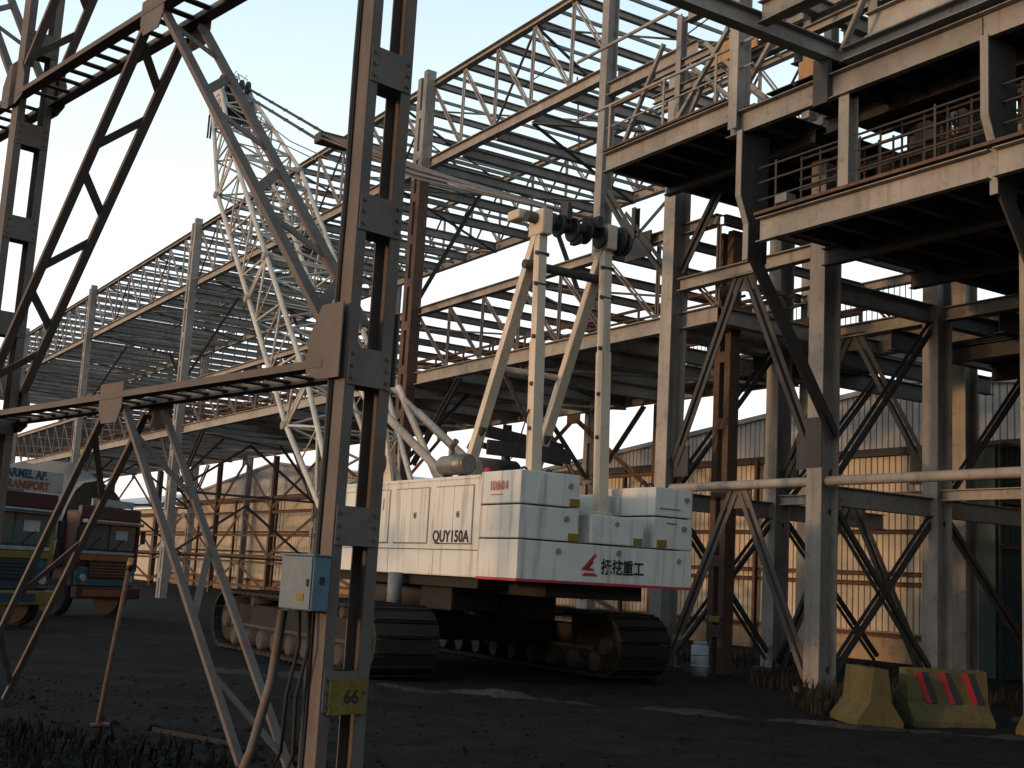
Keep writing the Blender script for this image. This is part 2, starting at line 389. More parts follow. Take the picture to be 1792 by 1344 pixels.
    while y < 66:
        for x in (17.0, 18.4): member('conveyor_leg', G, (x, y, Z1+.17), (x, y, 7.8), ('L', .07), 'rust', (1, 0, 0))
        cyl('idler_roller', G, (17.05, y, 7.84), (18.35, y, 7.84), .06, 'rust', 8)
        if rnd.random() < .5: member('service_pipe', G, (19.6, y, Z1+.2), (19.6+rnd.uniform(-.3, .3), y, 8.8), ('tube', .03, 6), 'dark')
        y += 1.55
    vs, fs = [], []                                            # fine railing bars along the rear edge, far too many to count
    y = 18.0
    while y < 48:
        for (dx, dy) in ((-.008, -.008), (.008, -.008), (.008, .008), (-.008, .008)):
            vs += [(XR-.12+dx, y+dy, Z1+.17), (XR-.12+dx, y+dy, Z2-.1)]
        o = len(vs)-8; fs += [[o, o+2, o+3, o+1], [o+2, o+4, o+5, o+3], [o+4, o+6, o+7, o+5], [o+6, o, o+1, o+7]]; y += .16
    tag(mesh_obj('railing_bars', G, vs, fs, 'dark'), kind='stuff')
    # plan bracing
    for Z, pr, k0 in ((Z4-.12, ('L', .06), 0), (Z3-.24, ('2L', .045, .03), 0), (Z2-.13, ('L', .06), 0), (Z1-.24, ('L', .08), 0)):
        for i in range(0, len(ys)-2, 2):
            m1 = 'dark' if (i//2) % 2 else 'steel'
            a, b = (XT+.1, XR-.1) if (i//2) % 2 else (XR-.1, XT+.1)
            member('plan_brace', G, (a, ys[i], Z), (b, ys[i+2], Z), pr, m1)
    # columns
    for X in (XT-.18, XR+.18):
        s = -1 if X < 19 else 1
        for y, z0 in ((21.4, 8.7), (30.05, 0), (50.2, 0), (67.2, 0), (84, 0), (101, 0)):
            m1 = 'steel' if y > 31 or s > 0 else 'rust'
            if y == 21.4 and s > 0: z0 = 0
            if y == 21.4: member('column', G, (X, y, z0), (X, y, Z4+.3), ('I', .24, .3, .02, .014), 'steel', (1, 0, 0)); continue
            member('column', G, (X, y, z0), (X, y, Z3-.45), ('C', .3, .2), m1, (0, 1, 0))
            member('column', G, (X, y+.34, z0), (X, y+.34, Z3-.45), ('C', .3, .2), m1, (0, 1, 0))
            member('column', G, (X, y, Z3-.45), (X, y, Z4+.35), ('C', .3, .2), 'steel', (0, 1, 0))
            member('column', G, (X, y+.34, Z3-.45), (X, y+.34, Z4+.2), ('C', .3, .2), 'steel', (0, 1, 0))
            z = z0+.8
            while z < Z4-.3:
                box('batten', G, (X-.155, y-.02, z), (X-.145, y+.36, z+.25), m1 if z < 13 else 'steel'); z += 1.25
    for y in (30.2, 50.3, 67.3):                               # knee braces under each upper deck
        for X, d in ((XT, 1), (XR, -1)):
            member('knee_brace', G, (X, y, Z2+.4), (X+1.9*d, y, Z3-.3), ('2L', .08, .06), 'dark')
            member('knee_brace', G, (X, y, Z1-2.2), (X+1.8*d, y, Z1-.2), ('2L', .08, .06), 'dark')
            for e in (-1, 1):
                member('knee_brace', G, (X, y+.3*e, Z1-2.4), (X, y+2.6*e, Z1-.2), ('2L', .08, .05), 'brown')
    # braced bents of the rear row under the lower deck
    post = [27.0, 35.0, 43.5, 55.3, 63.0, 73.2, 84]
    for y in post: member('rear_post', G, (XR+.1, y, 0), (XR+.1, y, Z1-.2), ('I', .2, .24), 'rust', (1, 0, 0))
    for a, b in zip(post, post[1:]):
        mid = (a+b)/2
        for z, h in ((4.75, .12), (4.05, .12), (2.95, .1), (1.95, .1), (1.65, .1), (.5, .1)):
            member('girt', G, (XR+.02, a, z), (XR+.02, b, z), ('C', .1, h+.02), 'rust')
        for z0, z1 in ((1.95, 4.1), (.3, 1.65), (4.2, Z1-.3)):
            member('bent_brace', G, (XR+.05, mid, z1), (XR+.05, a, z0), ('2L', .07, .03), 'rust', (1, 0, 0))
            member('bent_brace', G, (XR+.05, mid, z1), (XR+.05, b, z0), ('2L', .07, .03), 'rust', (1, 0, 0))
            box('gusset', G, (XR-.03, mid-.35, z1-.18), (XR-.015, mid+.35, z1+.1), 'boxgrey' if z1 > 4.05 and z1 < 4.2 else 'rust')
    # cross-frame braces between front and rear columns
    for y in (50.4, 67.4):
        for z in (1.6, 4.2):
            member('cross_strut', G, (XT, y, z+.2), (XR, y, z+.2), ('2L', .09, .06), 'dark')
            member('bent_brace', G, (XT, y, z+.2), ((XT+XR)/2, y, z+2.4), ('2L', .08, .06), 'dark')
            member('bent_brace', G, (XR, y, z+.2), ((XT+XR)/2, y, z+2.4), ('2L', .08, .06), 'dark')
build_gallery()

# ------------------------------------------------------------------ steel framed process building on the right
def build_frame():
    B = thing('steel_frame_building', (17, 14, 0), 'tall open steel frame building with dark decks and railed balcony right of the crane', 'building')
    XC, XB, YA, YB = 15.8, 18.8, 14.72, 18.78
    H = ('I', .34, .42, .03, .02)
    def col(x, y, z0, z1, m='steel_tan', pr=H): return member('column', B, (x, y, z0), (x, y, z1), pr, m, (1, 0, 0))
    col(XC, YA, 0, 9.2); col(XC, YB, 0, 12.3); col(XB, YA, 0, 12); col(XB, YB, 0, 12)
    col(XC, 10.6, 0, 12); col(XB, 10.6, 0, 12); col(XC, 6.4, 0, 12); col(XB, 6.4, 0, 12)
    col(22.1, 16.6, 0, 12); col(22.1, 12.4, 0, 12); col(22.1, 20.8, 0, 12)
    for x, y in ((XC, YA), (XC, YB), (XB, YA), (XB, YB), (XC, 10.6)):
        box('base_plate', B, (x-.32, y-.28, 0), (x+.32, y+.28, .09), 'dark')
    for z in (3.9,): box('splice_plate', B, (XC-.24, YA-.185, z-.15), (XC-.225, YA+.185, z+.7), 'dark')
    # brown battened column
    for dy in (0, .3):
        member('column', B, (16.7, 18.0+dy, 0), (16.7, 18.0+dy, 8.8), ('C', .26, .16), 'rust', (0, 1, 0))
    z = .7
    while z < 8.7: box('batten', B, (16.56, 17.93, z), (16.57, 18.37, z+.22), 'rust'); z += 1.35
    # longitudinal struts and K bracing in both column planes
    bays = ((YA, YB), (10.6, YA), (6.4, 10.6))
    for X, mm in ((XC, 'brown'), (XB, 'dark')):
        for a, b in bays:
            mid = (a+b)/2
            member('strut', B, (X-.06, a+.17, 3.52), (X-.06, b-.17, 3.52), ('tube', .085, 10) if X == XC else ('I', .16, .2), 'steel_tan')
            member('strut', B, (X, a+.17, 7.62 if X == XC else 6.9), (X, b-.17, 7.62 if X == XC else 6.9), ('I', .2, .26), 'steel_tan')
            for z0, z1 in (((.15, 3.4), (4.0, 7.5 if X == XC else 6.8)) if a == YA else ()):
                for q in (a+.2, b-.2):
                    member('brace', B, (X, mid+(.12 if q > mid else -.12), z1), (X, q, z0), ('2L', .09, .07), mm if z0 < 1 else 'dark', (1, 0, 0))
                box('gusset', B, (X-.015, mid-.32, z1-.3), (X+.015, mid+.32, z1+.06), 'brown' if X == XC else 'dark')
            for q in (a, b) if a == YA else ():
                e = 1 if q < mid else -1
                box('gusset', B, (X-.02, min(q+.17*e, q+.6*e), 3.75), (X+.02, max(q+.17*e, q+.6*e), 4.35), 'dark')
    # cross bracing between the two column planes
    for y in (YA, YB, 10.6):
        for z in (3.3, 6.9):
            member('cross_beam', B, (XC+.22, y, z), (XB-.22, y, z), ('I', .2, .34), 'steel')
            member('cross_beam', B, (XB+.22, y, z), (22.1, y, z), ('I', .2, .34), 'steel')
        for a, b in (((XC+.2, y, .3), (XB-.2, y, 3.1)), ((XB-.2, y, .3), (XC+.2, y, 3.1)), ((XC+.2, y, 3.6), (XB-.2, y, 6.7)), ((XB+.2, y, 3.5), (21.9, y, 6.6)), ((21.9, y, .3), (XB+.2, y, 3.1))):
            member('brace', B, a, b, ('2L', .08, .08), 'dark', (0, 1, 0))
    # V braces that carry the high deck
    for q, e in ((YB+1.75, 1), (YB-1.4, -1)):
        member('brace', B, (XC, YB+.2*e, 7.9), (XC, q, 9.5), ('2L', .09, .08), 'dark', (1, 0, 0))
    member('hanger', B, (XC, 20.15, 8.9), (XC, 20.15, 9.6), ('I', .12, .14), 'dark', (1, 0, 0))
    member('brace', B, (XC, 20.15, 8.9), (XC, 19.1, 9.5), ('L', .09), 'dark', (1, 0, 0))
    member('brace', B, (XC, 20.15, 8.9), (XC, 21.2, 10.2), ('2L', .09, .07), 'dark', (1, 0, 0))
    box('gusset', B, (XC-.02, 19.6, 8.45), (XC+.02, 20.45, 9.0), 'dark')
    # decks: high one (Z 9.4) and the balcony deck (Z 7.16) with plates and joists
    XP = 13.56
    def deck(y0, y1, z, x1, joist):
        n = max(1, round((y1-y0)/1.05)); w = (y1-y0)/n
        for i in range(n):
            k = 0; x = XP+.1
            while x < x1-.1:
                xx = min(x1, x+1.5)
                box('deck_plate', B, (x, y0+i*w+.006, z+.20), (xx-.012, y0+(i+1)*w-.006, z+.22), 'plate'); x = xx
        y = y0+.35
        while y < y1:
            member('joist', B, (XP+.1, y, z+.1), (x1, y, z+.1), ('I', .1, .18), 'dark'); y += .7
        for x in (15.1, 17.3):
            member('joist', B, (x, y0, z+.0), (x, y1, z+.0), ('I', .16, .3), 'dark')
    deck(14.35, 18.3, 9.42, 21.5, 1); deck(4.0, 14.1, 7.2, 21.5, 1); deck(4.0, 14.1, 9.5, 16.5, 1)
    member('edge_beam', B, (XP, 14.75, 9.59), (XP, 18.35, 9.59), ('C', .12, .38), 'steel_tan')
    member('edge_beam', B, (XP-.04, 9.9, 9.3), (XP-.04, 14.82, 9.3), ('C', .12, .40), 'steel_tan')
    member('edge_beam', B, (XP-.04, 4, 9.3), (XP-.04, 9.88, 9.3), ('C', .12, .40), 'steel_tan')
    member('edge_beam', B, (XP-.02, 4, 9.72), (XP-.02, 12.3, 9.72), ('I', .2, .22), 'steel_tan')
    member('edge_beam', B, (XP+.5, 9, 10.35), (XP+.5, 12.3, 10.35), ('I', .2, .4), 'steel_tan')
    member('edge_beam', B, (XP, 9.79, 7.36), (XP, 14.1, 7.36), ('C', .12, .4), 'steel_tan')
    member('edge_beam', B, (XP, 4, 7.36), (XP, 9.71, 7.36), ('C', .12, .4), 'steel_tan')
    member('deck_rim', B, (XP-.01, 4, 7.62), (XP-.01, 14.1, 7.62), ('box', .18, .05), 'rust')
    member('deck_rim', B, (XP-.01, 14.9, 9.82), (XP-.01, 18.3, 9.82), ('box', .16, .04), 'rust')
    # haunched hangers of the balcony
    for y in (14.42, 9.75, 5.1):
        pts = [(XP-.14, y-.02, 9.12), (XP-.14, y-.02, 8.0), (XP+.05, y-.02, 7.55), (XP+.05, y-.02, 6.95), (XP+.5, y-.02, 6.95), (XP+.5, y-.02, 9.12)]
        extrude_poly('hanger', B, pts, (0, .04, 0), 'dark')
        for (a, b) in ((pts[0], pts[1]), (pts[1], pts[2]), (pts[2], pts[3])):
            extrude_poly('hanger_flange', B, [(a[0]-.012, y-.05, a[2]), (a[0]-.012, y+.07, a[2]), (b[0]-.012, y+.07, b[2]), (b[0]-.012, y-.05, b[2])], (.02, 0, 0), 'steel_tan')
        member('brace', B, (XP+.2, y, 7.0), (XC, y+.1, 4.3), ('2L', .1, .08), 'dark', (0, 1, 0))
    box('stub_bracket', B, (XP-.12, 12.55, 9.05), (XP-.03, 12.85, 9.8), 'dark')
    member('balcony_post', B, (XP+.08, 12.3, 7.6), (XP+.08, 12.3, 9.1), ('I', .2, .22), 'steel_tan', (1, 0, 0))
    # rails and screens inside the balcony
    for x, zs in ((13.75, (7.95, 8.25, 8.5)), (14.7, (7.8, 7.98, 8.16, 8.34, 8.52, 8.7, 8.88)), (15.5, (7.9, 8.2, 8.5, 8.8, 9.1)), (16.4, (8.0, 8.4, 8.8))):
        for z in zs: member('rail', B, (x, 4.5, z), (x, 14.3, z), ('tube', .02 if x < 14 else .024, 8), 'dark' if x < 15 else 'rust')
        y = 4.6
        while y < 14.3:
            member('baluster', B, (x, y, 7.45), (x, y, zs[-1]+.05), ('L', .04), 'rust' if x > 15 else 'dark', (1, 0, 0)); y += 1.55 if x < 14 else .42 if x < 15 else .3 if x < 16 else .8
    rnd = random.Random(5)
    for i in range(26):
        y = 5+i*.36
        if 10.3 < y < 11.2: continue
        box('rusty_panel', B, (16.55+.05*(i % 2), y, 7.45), (16.57+.05*(i % 2), y+.345, 9.0+rnd.random()*.45), 'dark' if i % 3 else 'rust')
    fl = box('flood_lamp', B, (13.62, 13.55, 7.75), (13.85, 13.8, 7.9), 'boxgrey', .02)
    member('lamp_bracket', B, (13.74, 13.67, 7.6), (13.74, 13.67, 7.76), ('box', .04, .04), 'dark')
    # handrails on the high deck
    for z, y1, r in ((10.75, 19.35, .03), (10.3, 18.3, .018), (12.02, 19.4, .035)):
        member('handrail', B, (XP, 14.3 if z < 12 else 16.0, z), (XP, y1, z), ('tube', r, 8), 'steel_tan')
    for y in (18.2, 16.6, 15.2): member('rail_post', B, (XP, y, 9.8), (XP, y, 10.75), ('L', .06), 'steel', (1, 0, 0))
    # upper members above the decks
    member('deck_post', B, (XP, 14.62, 9.2), (XP, 14.62, 11.7), ('I', .2, .3), 'steel_tan', (1, 0, 0))
    member('beam', B, (XC, 18.3, 12.62), (XC, 21.3, 12.62), ('I', .2, .3), 'steel_tan')
    member('beam', B, (XC-.1, 19.4, 12.15), (XC-.1, 21.0, 12.15), ('L', .1), 'ochre')
    member('beam', B, (9.2, 12.62, 9.9), (XC, 12.62, 9.9), ('I', .22, .3), 'steel')
    member('beam', B, (12.0, 8, 10.0), (12.0, 12.5, 10.0), ('I', .2, .34), 'steel')
    member('tie_rod', B, (XP+.1, 12.5, 9.9), (XP+.1, 11.0, 12.4), ('tube', .035, 8), 'steel_tan')
    member('tie_rod', B, (XP+.6, 14.6, 9.9), (XP+.9, 16.4, 11.4), ('L', .1), 'steel')
    member('tie_rod', B, (XP+.6, 16.2, 11.5), (XP+.9, 14.6, 9.8), ('L', .08), 'steel')
    for i, (x, y, z0, z1) in enumerate(((15.0, 14.4, 9.7, 13), (16.2, 13.6, 9.7, 13), (14.6, 12.6, 9.8, 13), (14.9, 11.9, 9.8, 13), (17.4, 13.0, 9.7, 13), (16.8, 15.6, 9.7, 13), (18.6, 12.6, 9.7, 13), (15.2, 10.4, 9.8, 13), (16.5, 9.6, 9.8, 13))):
        member('deck_post', B, (x, y, z0), (x, y, z1), ('I', .18, .22), ('steel_tan', 'rust', 'steel')[i % 3], (1, 0, 0))
    for z, x in ((11.4, 15.0), (12.4, 14.4), (10.6, 16.0), (12.8, 16.6), (11.8, 18.0), (10.9, 17.4)):
        member('beam', B, (x, 8.5, z), (x, 17.0, z), ('I', .18, .3), 'steel')
        member('beam', B, (x-1.2, 9+x*.35, z+.3), (x+4, 9+x*.35, z+.3), ('I', .18, .3), 'steel')
    for a, b in (((13.75, 18.1, 9.8), (13.75, 16.9, 11.6)), ((13.8, 16.7, 9.8), (13.8, 15.2, 11.3)), ((14.1, 15.0, 9.8), (14.1, 16.6, 11.2)), ((14.8, 17.9, 9.8), (14.8, 16.2, 12.2)), ((13.75, 14.7, 10.0), (13.75, 13.4, 11.4)), ((14.4, 13.4, 9.9), (14.4, 12.0, 12.2))):
        member('loose_brace', B, a, b, ('L', .07), 'steel')
    for z in (11.1, 11.6): member('beam', B, (14.6, 12.4, z), (14.6, 18.2, z), ('C', .08, .16), 'steel')
    for y in (15.9, 17.4): member('deck_post', B, (14.6, y, 9.75), (14.6, y, 12.6), ('I', .14, .16), 'steel', (1, 0, 0))
    member('handrail', B, (XP+.02, 9.9, 10.75), (XP+.02, 12.3, 10.75), ('tube', .028, 8), 'steel')
    box('deflector_plate', B, (14.2, 14.9, 11.0), (14.24, 16.1, 11.35), 'ochre'); box('deflector_plate', B, (14.3, 13.0, 10.05), (14.34, 14.0, 10.4), 'ochre')
    for i in range(14):                                        # idle machinery and rusty clutter on the deck
        y = 8.8+i*.42
        box('machine_panel', B, (17.6+.3*(i % 3), y, 9.75), (17.7+.3*(i % 3), y+.4, 10.4+rnd.random()*1.8), 'rust' if i % 2 else 'dark')
    # rear structure seen beneath the balcony deck
    for z, x in ((7.0, 20.6),):
        member('girder', B, (x, 9, z), (x, 24, z), ('I', .25, .45), 'steel')
    for i in range(8): box('deck_plate', B, (19.3, 7.5+i*1.0, 6.42), (26, 8.48+i*1.0, 6.45), 'plate')
    for x in (19.4, 21.5, 23.6, 25.7): member('girder', B, (x, 7.5, 6.25), (x, 15.5, 6.25), ('I', .2, .3), 'dark')
    for y in (11.5, 13.4, 15.8, 17.7, 19.6): member('girder', B, (XB, y, 6.6), (24.5, y, 6.6), ('I', .2, .4), 'dark')
build_frame()

# ------------------------------------------------------------------ crawler crane, boom pointing away along +Y
def build_crane():
    K = thing('crawler_crane', (11.2, 18.5, 0), 'white crawler crane with lattice boom, stacked counterweights and cream gantry legs', 'crane')
    CX = 11.2
    # --- two crawlers
    Ya, Yb, R = 16.95, 22.85, .5
    me = None
    for x0 in (8.38, 12.92):
        x1 = x0+1.1; xm = (x0+x1)/2
        fr = box('track_frame', K, (x0+.2, Ya+.1, .3), (x1-.2, Yb-.1, .86), 'track', .04)
        sh = []
        step = .235; L = Yb-Ya; s = 0; tot = 2*L+2*math.pi*R
        while s < tot-.1:
            if s < L: y, z, a = Ya+s, 2*R+.06, 0
            elif s < L+math.pi*R: t = (s-L)/R; y, z, a = Yb+R*math.sin(t), R+.06+R*math.cos(t), -t
            elif s < 2*L+math.pi*R: y, z, a = Yb-(s-L-math.pi*R), .06, math.pi
            else: t = (s-2*L-math.pi*R)/R; y, z, a = Ya-R*math.sin(t), R+.06-R*math.cos(t), math.pi-t
            sh.append((y, z, a)); s += step
        if me is None:
            bm = bmesh.new()
            for (cx, cy, cz, sx, sy, sz) in ((0, 0, 0, 1.08, .215, .05), (0, -.07, .035, 1.04, .03, .04), (.18, 0, -.05, .1, .23, .07), (-.18, 0, -.05, .1, .23, .07)):
                r = bmesh.ops.create_cube(bm, size=1)['verts']
                bmesh.ops.scale(bm, vec=(sx, sy, sz), verts=r); bmesh.ops.translate(bm, vec=(cx, cy, cz), verts=r)
            me = bpy.data.meshes.new('track_shoe'); bm.to_mesh(me); bm.free(); me.materials.append(MT['track'])
        for y, z, a in sh:
            link(bpy.data.objects.new('track_shoe', me), fr, M.Translation((xm, y, z)) @ M.Rotation(a+random.uniform(-.03, .03), 4, 'X'))
        for i in range(9):
            y = Ya+.35+i*(L-.7)/8
            cyl('track_roller', fr, (x0+.12, y, .27), (x1-.12, y, .27), .17, 'dark', 16, .02)
        for y in (Ya, Yb):
            cyl('drive_sprocket' if y == Yb else 'idler_wheel', fr, (x0+.14, y, R+.06), (x1-.14, y, R+.06), .42, 'track', 18, .03)
            cyl('hub', fr, (x0+.06, y, R+.06), (x1-.06, y, R+.06), .16, 'dark', 14, .02)
        for i in range(3): cyl('carrier_roller', fr, (x0+.15, Ya+1+i*1.9, .93), (x1-.15, Ya+1+i*1.9, .93), .09, 'dark', 12)
        member('track_rail', fr, (x0+.1, Ya+.3, .5), (x0+.1, Yb-.3, .5), ('box', .05, .05), 'dark')
    box('car_body', K, (9.3, 18.6, .5), (13.1, 21.2, 1.05), 'track', .06)
    cyl('slewing_ring', K, (CX, 19.9, 1.05), (CX, 19.9, 1.5), 1.05, 'dark', 32, .03)
    # --- upper deck
    box('deck_frame', K, (9.75, 15.9, 1.42), (12.65, 22.3, 1.66), 'track', .02)
    box('deck_frame', K, (10.3, 14.9, 1.36), (12.1, 16.2, 1.58), 'track', .02)
    cyl('swing_motor', K, (9.55, 18.15, .95), (9.55, 18.15, 1.6), .12, 'boxgrey', 16, .02)
    box('valve_block', K, (9.9, 16.9, 1.05), (10.8, 17.9, 1.42), 'track', .03); box('fuel_tank', K, (10.9, 17.0, .95), (12.0, 18.2, 1.42), 'track', .05)
    # housings, left one shows its doors
    hx0, hz0, hz1 = 9.62, 1.585, 3.10
    hb = box('engine_housing', K, (hx0, 15.72, hz0), (10.75, 20.9, hz1), 'white', .025)
    box('machinery_housing', K, (11.75, 15.72, hz0), (12.78, 20.6, hz1-.1), 'white', .025)
    box('housing_rim', K, (hx0-.012, 15.74, hz1-.03), (10.77, 20.9, hz1+.02), 'white', .008)
    box('seam_strip', hb, (hx0-.006, 15.74, 1.985), (hx0+.02, 20.85, 1.997), 'black')
    for y0, y1 in ((15.93, 17.06), (17.3, 18.43), (18.66, 19.78), (19.92, 20.75)):
        z0, z1 = 2.09, 2.96; ym = (y0+y1)/2
        box('door_gasket', hb, (hx0-.005, y0-.018, z0-.018), (hx0+.01, y1+.018, z1+.018), 'patch')
        for a, b in ((y0, ym-.005), (ym+.005, y1)):
            d = box('door', hb, (hx0-.02, a, z0), (hx0+.02, b, z1), 'white', .008)
        box('door_latch', hb, (hx0-.032, ym-.2, 2.48), (hx0-.018, ym-.12, 2.575), 'patch', .004)
        box('latch_knob', hb, (hx0-.04, ym-.172, 2.505), (hx0-.03, ym-.147, 2.55), 'black')
    for y in (17.07, 18.6): box('seam_strip', hb, (hx0-.004, y, 1.6), (hx0+.02, y+.01, 1.98), 'patch')
    SX, SY = (0, -1, 0), (0, 0, 1)
    text('model_lettering', hb, 'QUY150A', .25, 'black', (hx0-.026, 16.53, 2.185), SX, SY, .003, 1.03, .005)
    text('side_lettering', hb, 'I', .28, 'patch', (hx0-.026, 18.85, 2.72), SX, SY, .003)
    # --- counterweight stack
    yr, yf = 14.6, 15.68; xl, xr = 9.58, 12.82
    tiers = [(1.585, 2.158), (2.178, 2.652), (2.673, 3.15)]
    tr = box('counterweight_tray', K, (xl, yr, tiers[0][0]), (xr, yf, tiers[0][1]), 'white', .018)
    box('red_stripe', tr, (xl-.004, yr-.004, 1.572), (xr+.004, yf, 1.612), 'red', .003)
    for z0, z1 in tiers[1:]:
        box('counterweight', K, (xl+random.uniform(0, .015), yr+random.uniform(0, .01), z0), (10.63, yf, z1), 'white', .018)
        box('counterweight', K, (12.06, yr+.01, z0), (xr-random.uniform(0, .02), yf+.35, z1-.04 if z0 > 2.5 else z1), 'white', .018)
    box('counterweight', K, (10.84, yr-.02, 2.178), (11.83, yf, 2.60), 'white', .018)
    for x, z in ((10.45, 2.98), (10.4, 2.5), (11.32, 2.48), (9.98+.3, 2.03), (11.38, 2.06), (12.55, 2.0), (12.68, 2.95), (12.64, 2.5)):
        cyl('lifting_pocket', tr, (x, yr-.026, z), (x, yr+.02, z), .042, 'patch', 10)
    for x, z in ((10.53, 2.735), (10.53, 2.235), (11.72, 2.24), (12.2, 2.25)):
        box('warning_label', tr, (x-.085, yr-.026, z-.05), (x+.085, yr+.01, z+.06), 'yellow', .004)
    for x, z, w in ((12.4, 2.56, .2), (12.35, 2.78, .4)): box('scrape_mark', tr, (x-w/2, yr-.004, z), (x+w/2, yr+.012, z+.02), 'patch')
    for x, y in ((9.95, 15.1), (10.4, 15.1), (12.3, 15.2), (12.6, 15.4)):
        bm = bmesh.new(); n = 14
        vs, fs = [], []
        for i in range(n+1):
            t = math.pi*i/n; c = V((math.cos(t)*.07, 0, math.sin(t)*.09)); nn = V((math.cos(t), 0, math.sin(t)))
            for j in range(6):
                u = 2*math.pi*j/6; vs.append(c+nn*.02*math.cos(u)+V((0, 1, 0))*.02*math.sin(u))
            if i: fs += [[(i-1)*6+j, (i-1)*6+(j+1) % 6, i*6+(j+1) % 6, i*6+j] for j in range(6)]
        bm.free()
        mesh_obj('lifting_eye', K, vs, fs, 'dark', M.Translation((x, y, 3.14)), True)
    # lettering and emblem on the rear of the tray
    RX, RZ = (1, 0, 0), (0, 0, 1)
    text('maker_lettering', tr, '抚挖重工', .235, 'black', (11.47, yr-.005, 1.83), RX, RZ, .003, .86, .006)
    e0 = V((10.72, yr-.006, 1.70))
    def emb(pts, m): extrude_poly('emblem', tr, [e0+V((a, 0, b)) for a, b in pts], (0, .008, 0), m)
    emb([(0, 0), (.3, 0), (.235, .045), (.045, .045)], 'red')
    emb([(-.02, .08), (.06, .08), (.26, .30), (.225, .335)], 'red')
    emb([(.075, .075), (.225, .075), (.2, .115), (.13, .115), (.21, .2), (.185, .235), (.06, .1)], 'red')
    text('fleet_lettering', tr, 'HA078-4', .175, 'redfade', (xl-.012, 15.16, 2.93), SX, SY, .003, .72, .006)
    box('underline_mark', tr, (xl-.012, 15.05, 2.80), (xl-.002, 15.4, 2.812), 'redfade')
    # --- roof gear
    mu = cyl('muffler', K, (9.98, 16.75, 3.36), (9.98, 17.55, 3.36), .165, 'muffler', 24, .03)
    for y in (16.9, 17.4): box('muffler_bracket', mu, (9.9, y-.03, 3.1), (10.06, y+.03, 3.22), 'dark')
    tube_path('exhaust_pipe', mu, [(9.98, 17.3, 3.5), (9.98, 17.32, 3.66), (9.99, 17.2, 3.76)], .055, 'muffler', 10)
    cyl('beacon', K, (9.95, 16.1, 3.12), (9.95, 16.1, 3.27), .06, 'red', 14, .02)
    tube_path('hydraulic_hose', K, [(9.95, 15.8, 3.12), (10.2, 15.75, 3.5), (10.38, 15.7, 4.2)], .012, 'rubber')
    # --- gantry
    top = 7.3
    for x in (10.48, 11.78):
        member('gantry_rear_leg', K, (x, 15.62, 2.6), (x, 15.72, 5.3), ('box', .17, .18), 'cream', (1, 0, 0))
        member('gantry_rear_leg', K, (x, 15.72, 5.2), (x, 15.78, top-.2), ('box', .15, .15), 'cream', (1, 0, 0))
        lg = member('gantry_front_leg', K, (x, 17.75, 3.0), (x, 15.72, top), ('box', .14, .17), 'cream', (1, 0, 0))
        box('leg_pin_plate', K, (x-.11, 17.62, 2.95), (x+.11, 17.95, 3.25), 'cream', .02)
        box('gantry_foot', K, (x-.14, 15.48, 2.5), (x+.14, 15.78, 2.72), 'cream', .02)
        for z in (3.9, 4.6, 5.35, 6.2, 6.7):
            cyl('pin_boss', K, (x-.12, 15.66+.02*(z-3.9), z), (x+.12, 15.66+.02*(z-3.9), z), .035, 'dark', 10)
        cyl('ram', K, (x, 17.2, 4.05), (x, 17.55, 3.7), .08, 'dark', 12)
        box('head_cheek', K, (x-.1, 15.6, top-.3), (x+.1, 16.0, top+.12), 'cream', .03)
    member('gantry_tie', K, (10.3, 15.95, 6.55), (12.0, 15.95, 6.55), ('tube', .075, 12), 'dark')
    member('gantry_tie', K, (10.48, 16.9, 5.0), (11.78, 16.9, 5.0), ('tube', .05, 10), 'cream')
    member('gantry_tie', K, (10.48, 16.85, 5.1), (11.78, 17.45, 3.9), ('tube', .035, 10), 'brown')
    cyl('head_shaft', K, (10.2, 15.8, top-.02), (12.1, 15.8, top-.02), .09, 'dark', 16)
    for x, r, dz in ((10.72, .15, .02), (10.8, .19, -.04), (10.98, .17, .06), (11.06, .2, -.06), (11.16, .13, .0), (11.36, .21, -.02), (11.44, .16, .08), (11.6, .19, -.08), (12.0, .24, -.06), (12.08, .2, -.12)):
        cyl('sheave', K, (x-.025, 15.8+dz, top-.03+dz), (x+.025, 15.8+dz, top-.03+dz), r, 'black', 20, .012)
    for x, y, z in ((10.9, 15.72, .12), (11.26, 15.9, -.16), (11.5, 15.7, .1), (11.9, 15.9, -.22)): box('sheave_bracket', K, (x-.05, y-.12, top+z-.1), (x+.05, y+.12, top+z+.1), 'dark', .01)
    box('sheave_guard', K, (10.9, 15.66, top+.18), (10.96, 15.9, top+.34), 'dark', .01)
    box('equaliser_block', K, (10.15, 15.95, top-.02), (10.36, 16.3, top+.14), 'cream', .03)
    # winch on the deck behind the gantry, dark cross members
    for y, z in ((18.0, 3.3), (18.9, 2.7)): cyl('winch_drum', K, (10.85, y, z), (11.65, y, z), .33, 'dark', 24, .02)
    for z in (3.75, 3.95, 4.05): member('deck_guard', K, (10.55, 17.3, z), (12.6, 17.9, z-.08), ('box', .05, .1), 'dark')
    box('winch_guard', K, (10.6, 17.2, 3.6), (12.3, 17.26, 3.85), 'dark', .01)
    # --- boom: 4 chords, lacing, base taper and head
    ang = RAD(47.6); d = V((0, math.cos(ang), math.sin(ang))); nrm = V((0, -math.sin(ang), math.cos(ang))); F = V((CX, 21.75, 1.95)); sx = V((1, 0, 0))
    bf = box('boom', K, (CX-1.0, 21.5, 1.7), (CX+1.0, 22.0, 2.2), 'cream', .06)
    Ltot = 17.6
    def half(s):
        if s < 4.2: return .95, .12+.53*s/4.2
        if s < 13.2: return .95, .65
        t = (s-13.2)/(Ltot-13.2); return .95-.5*t, .65-.3*t
    def P(s, i, j): w, h = half(s); return F+d*s+sx*w*i+nrm*h*j
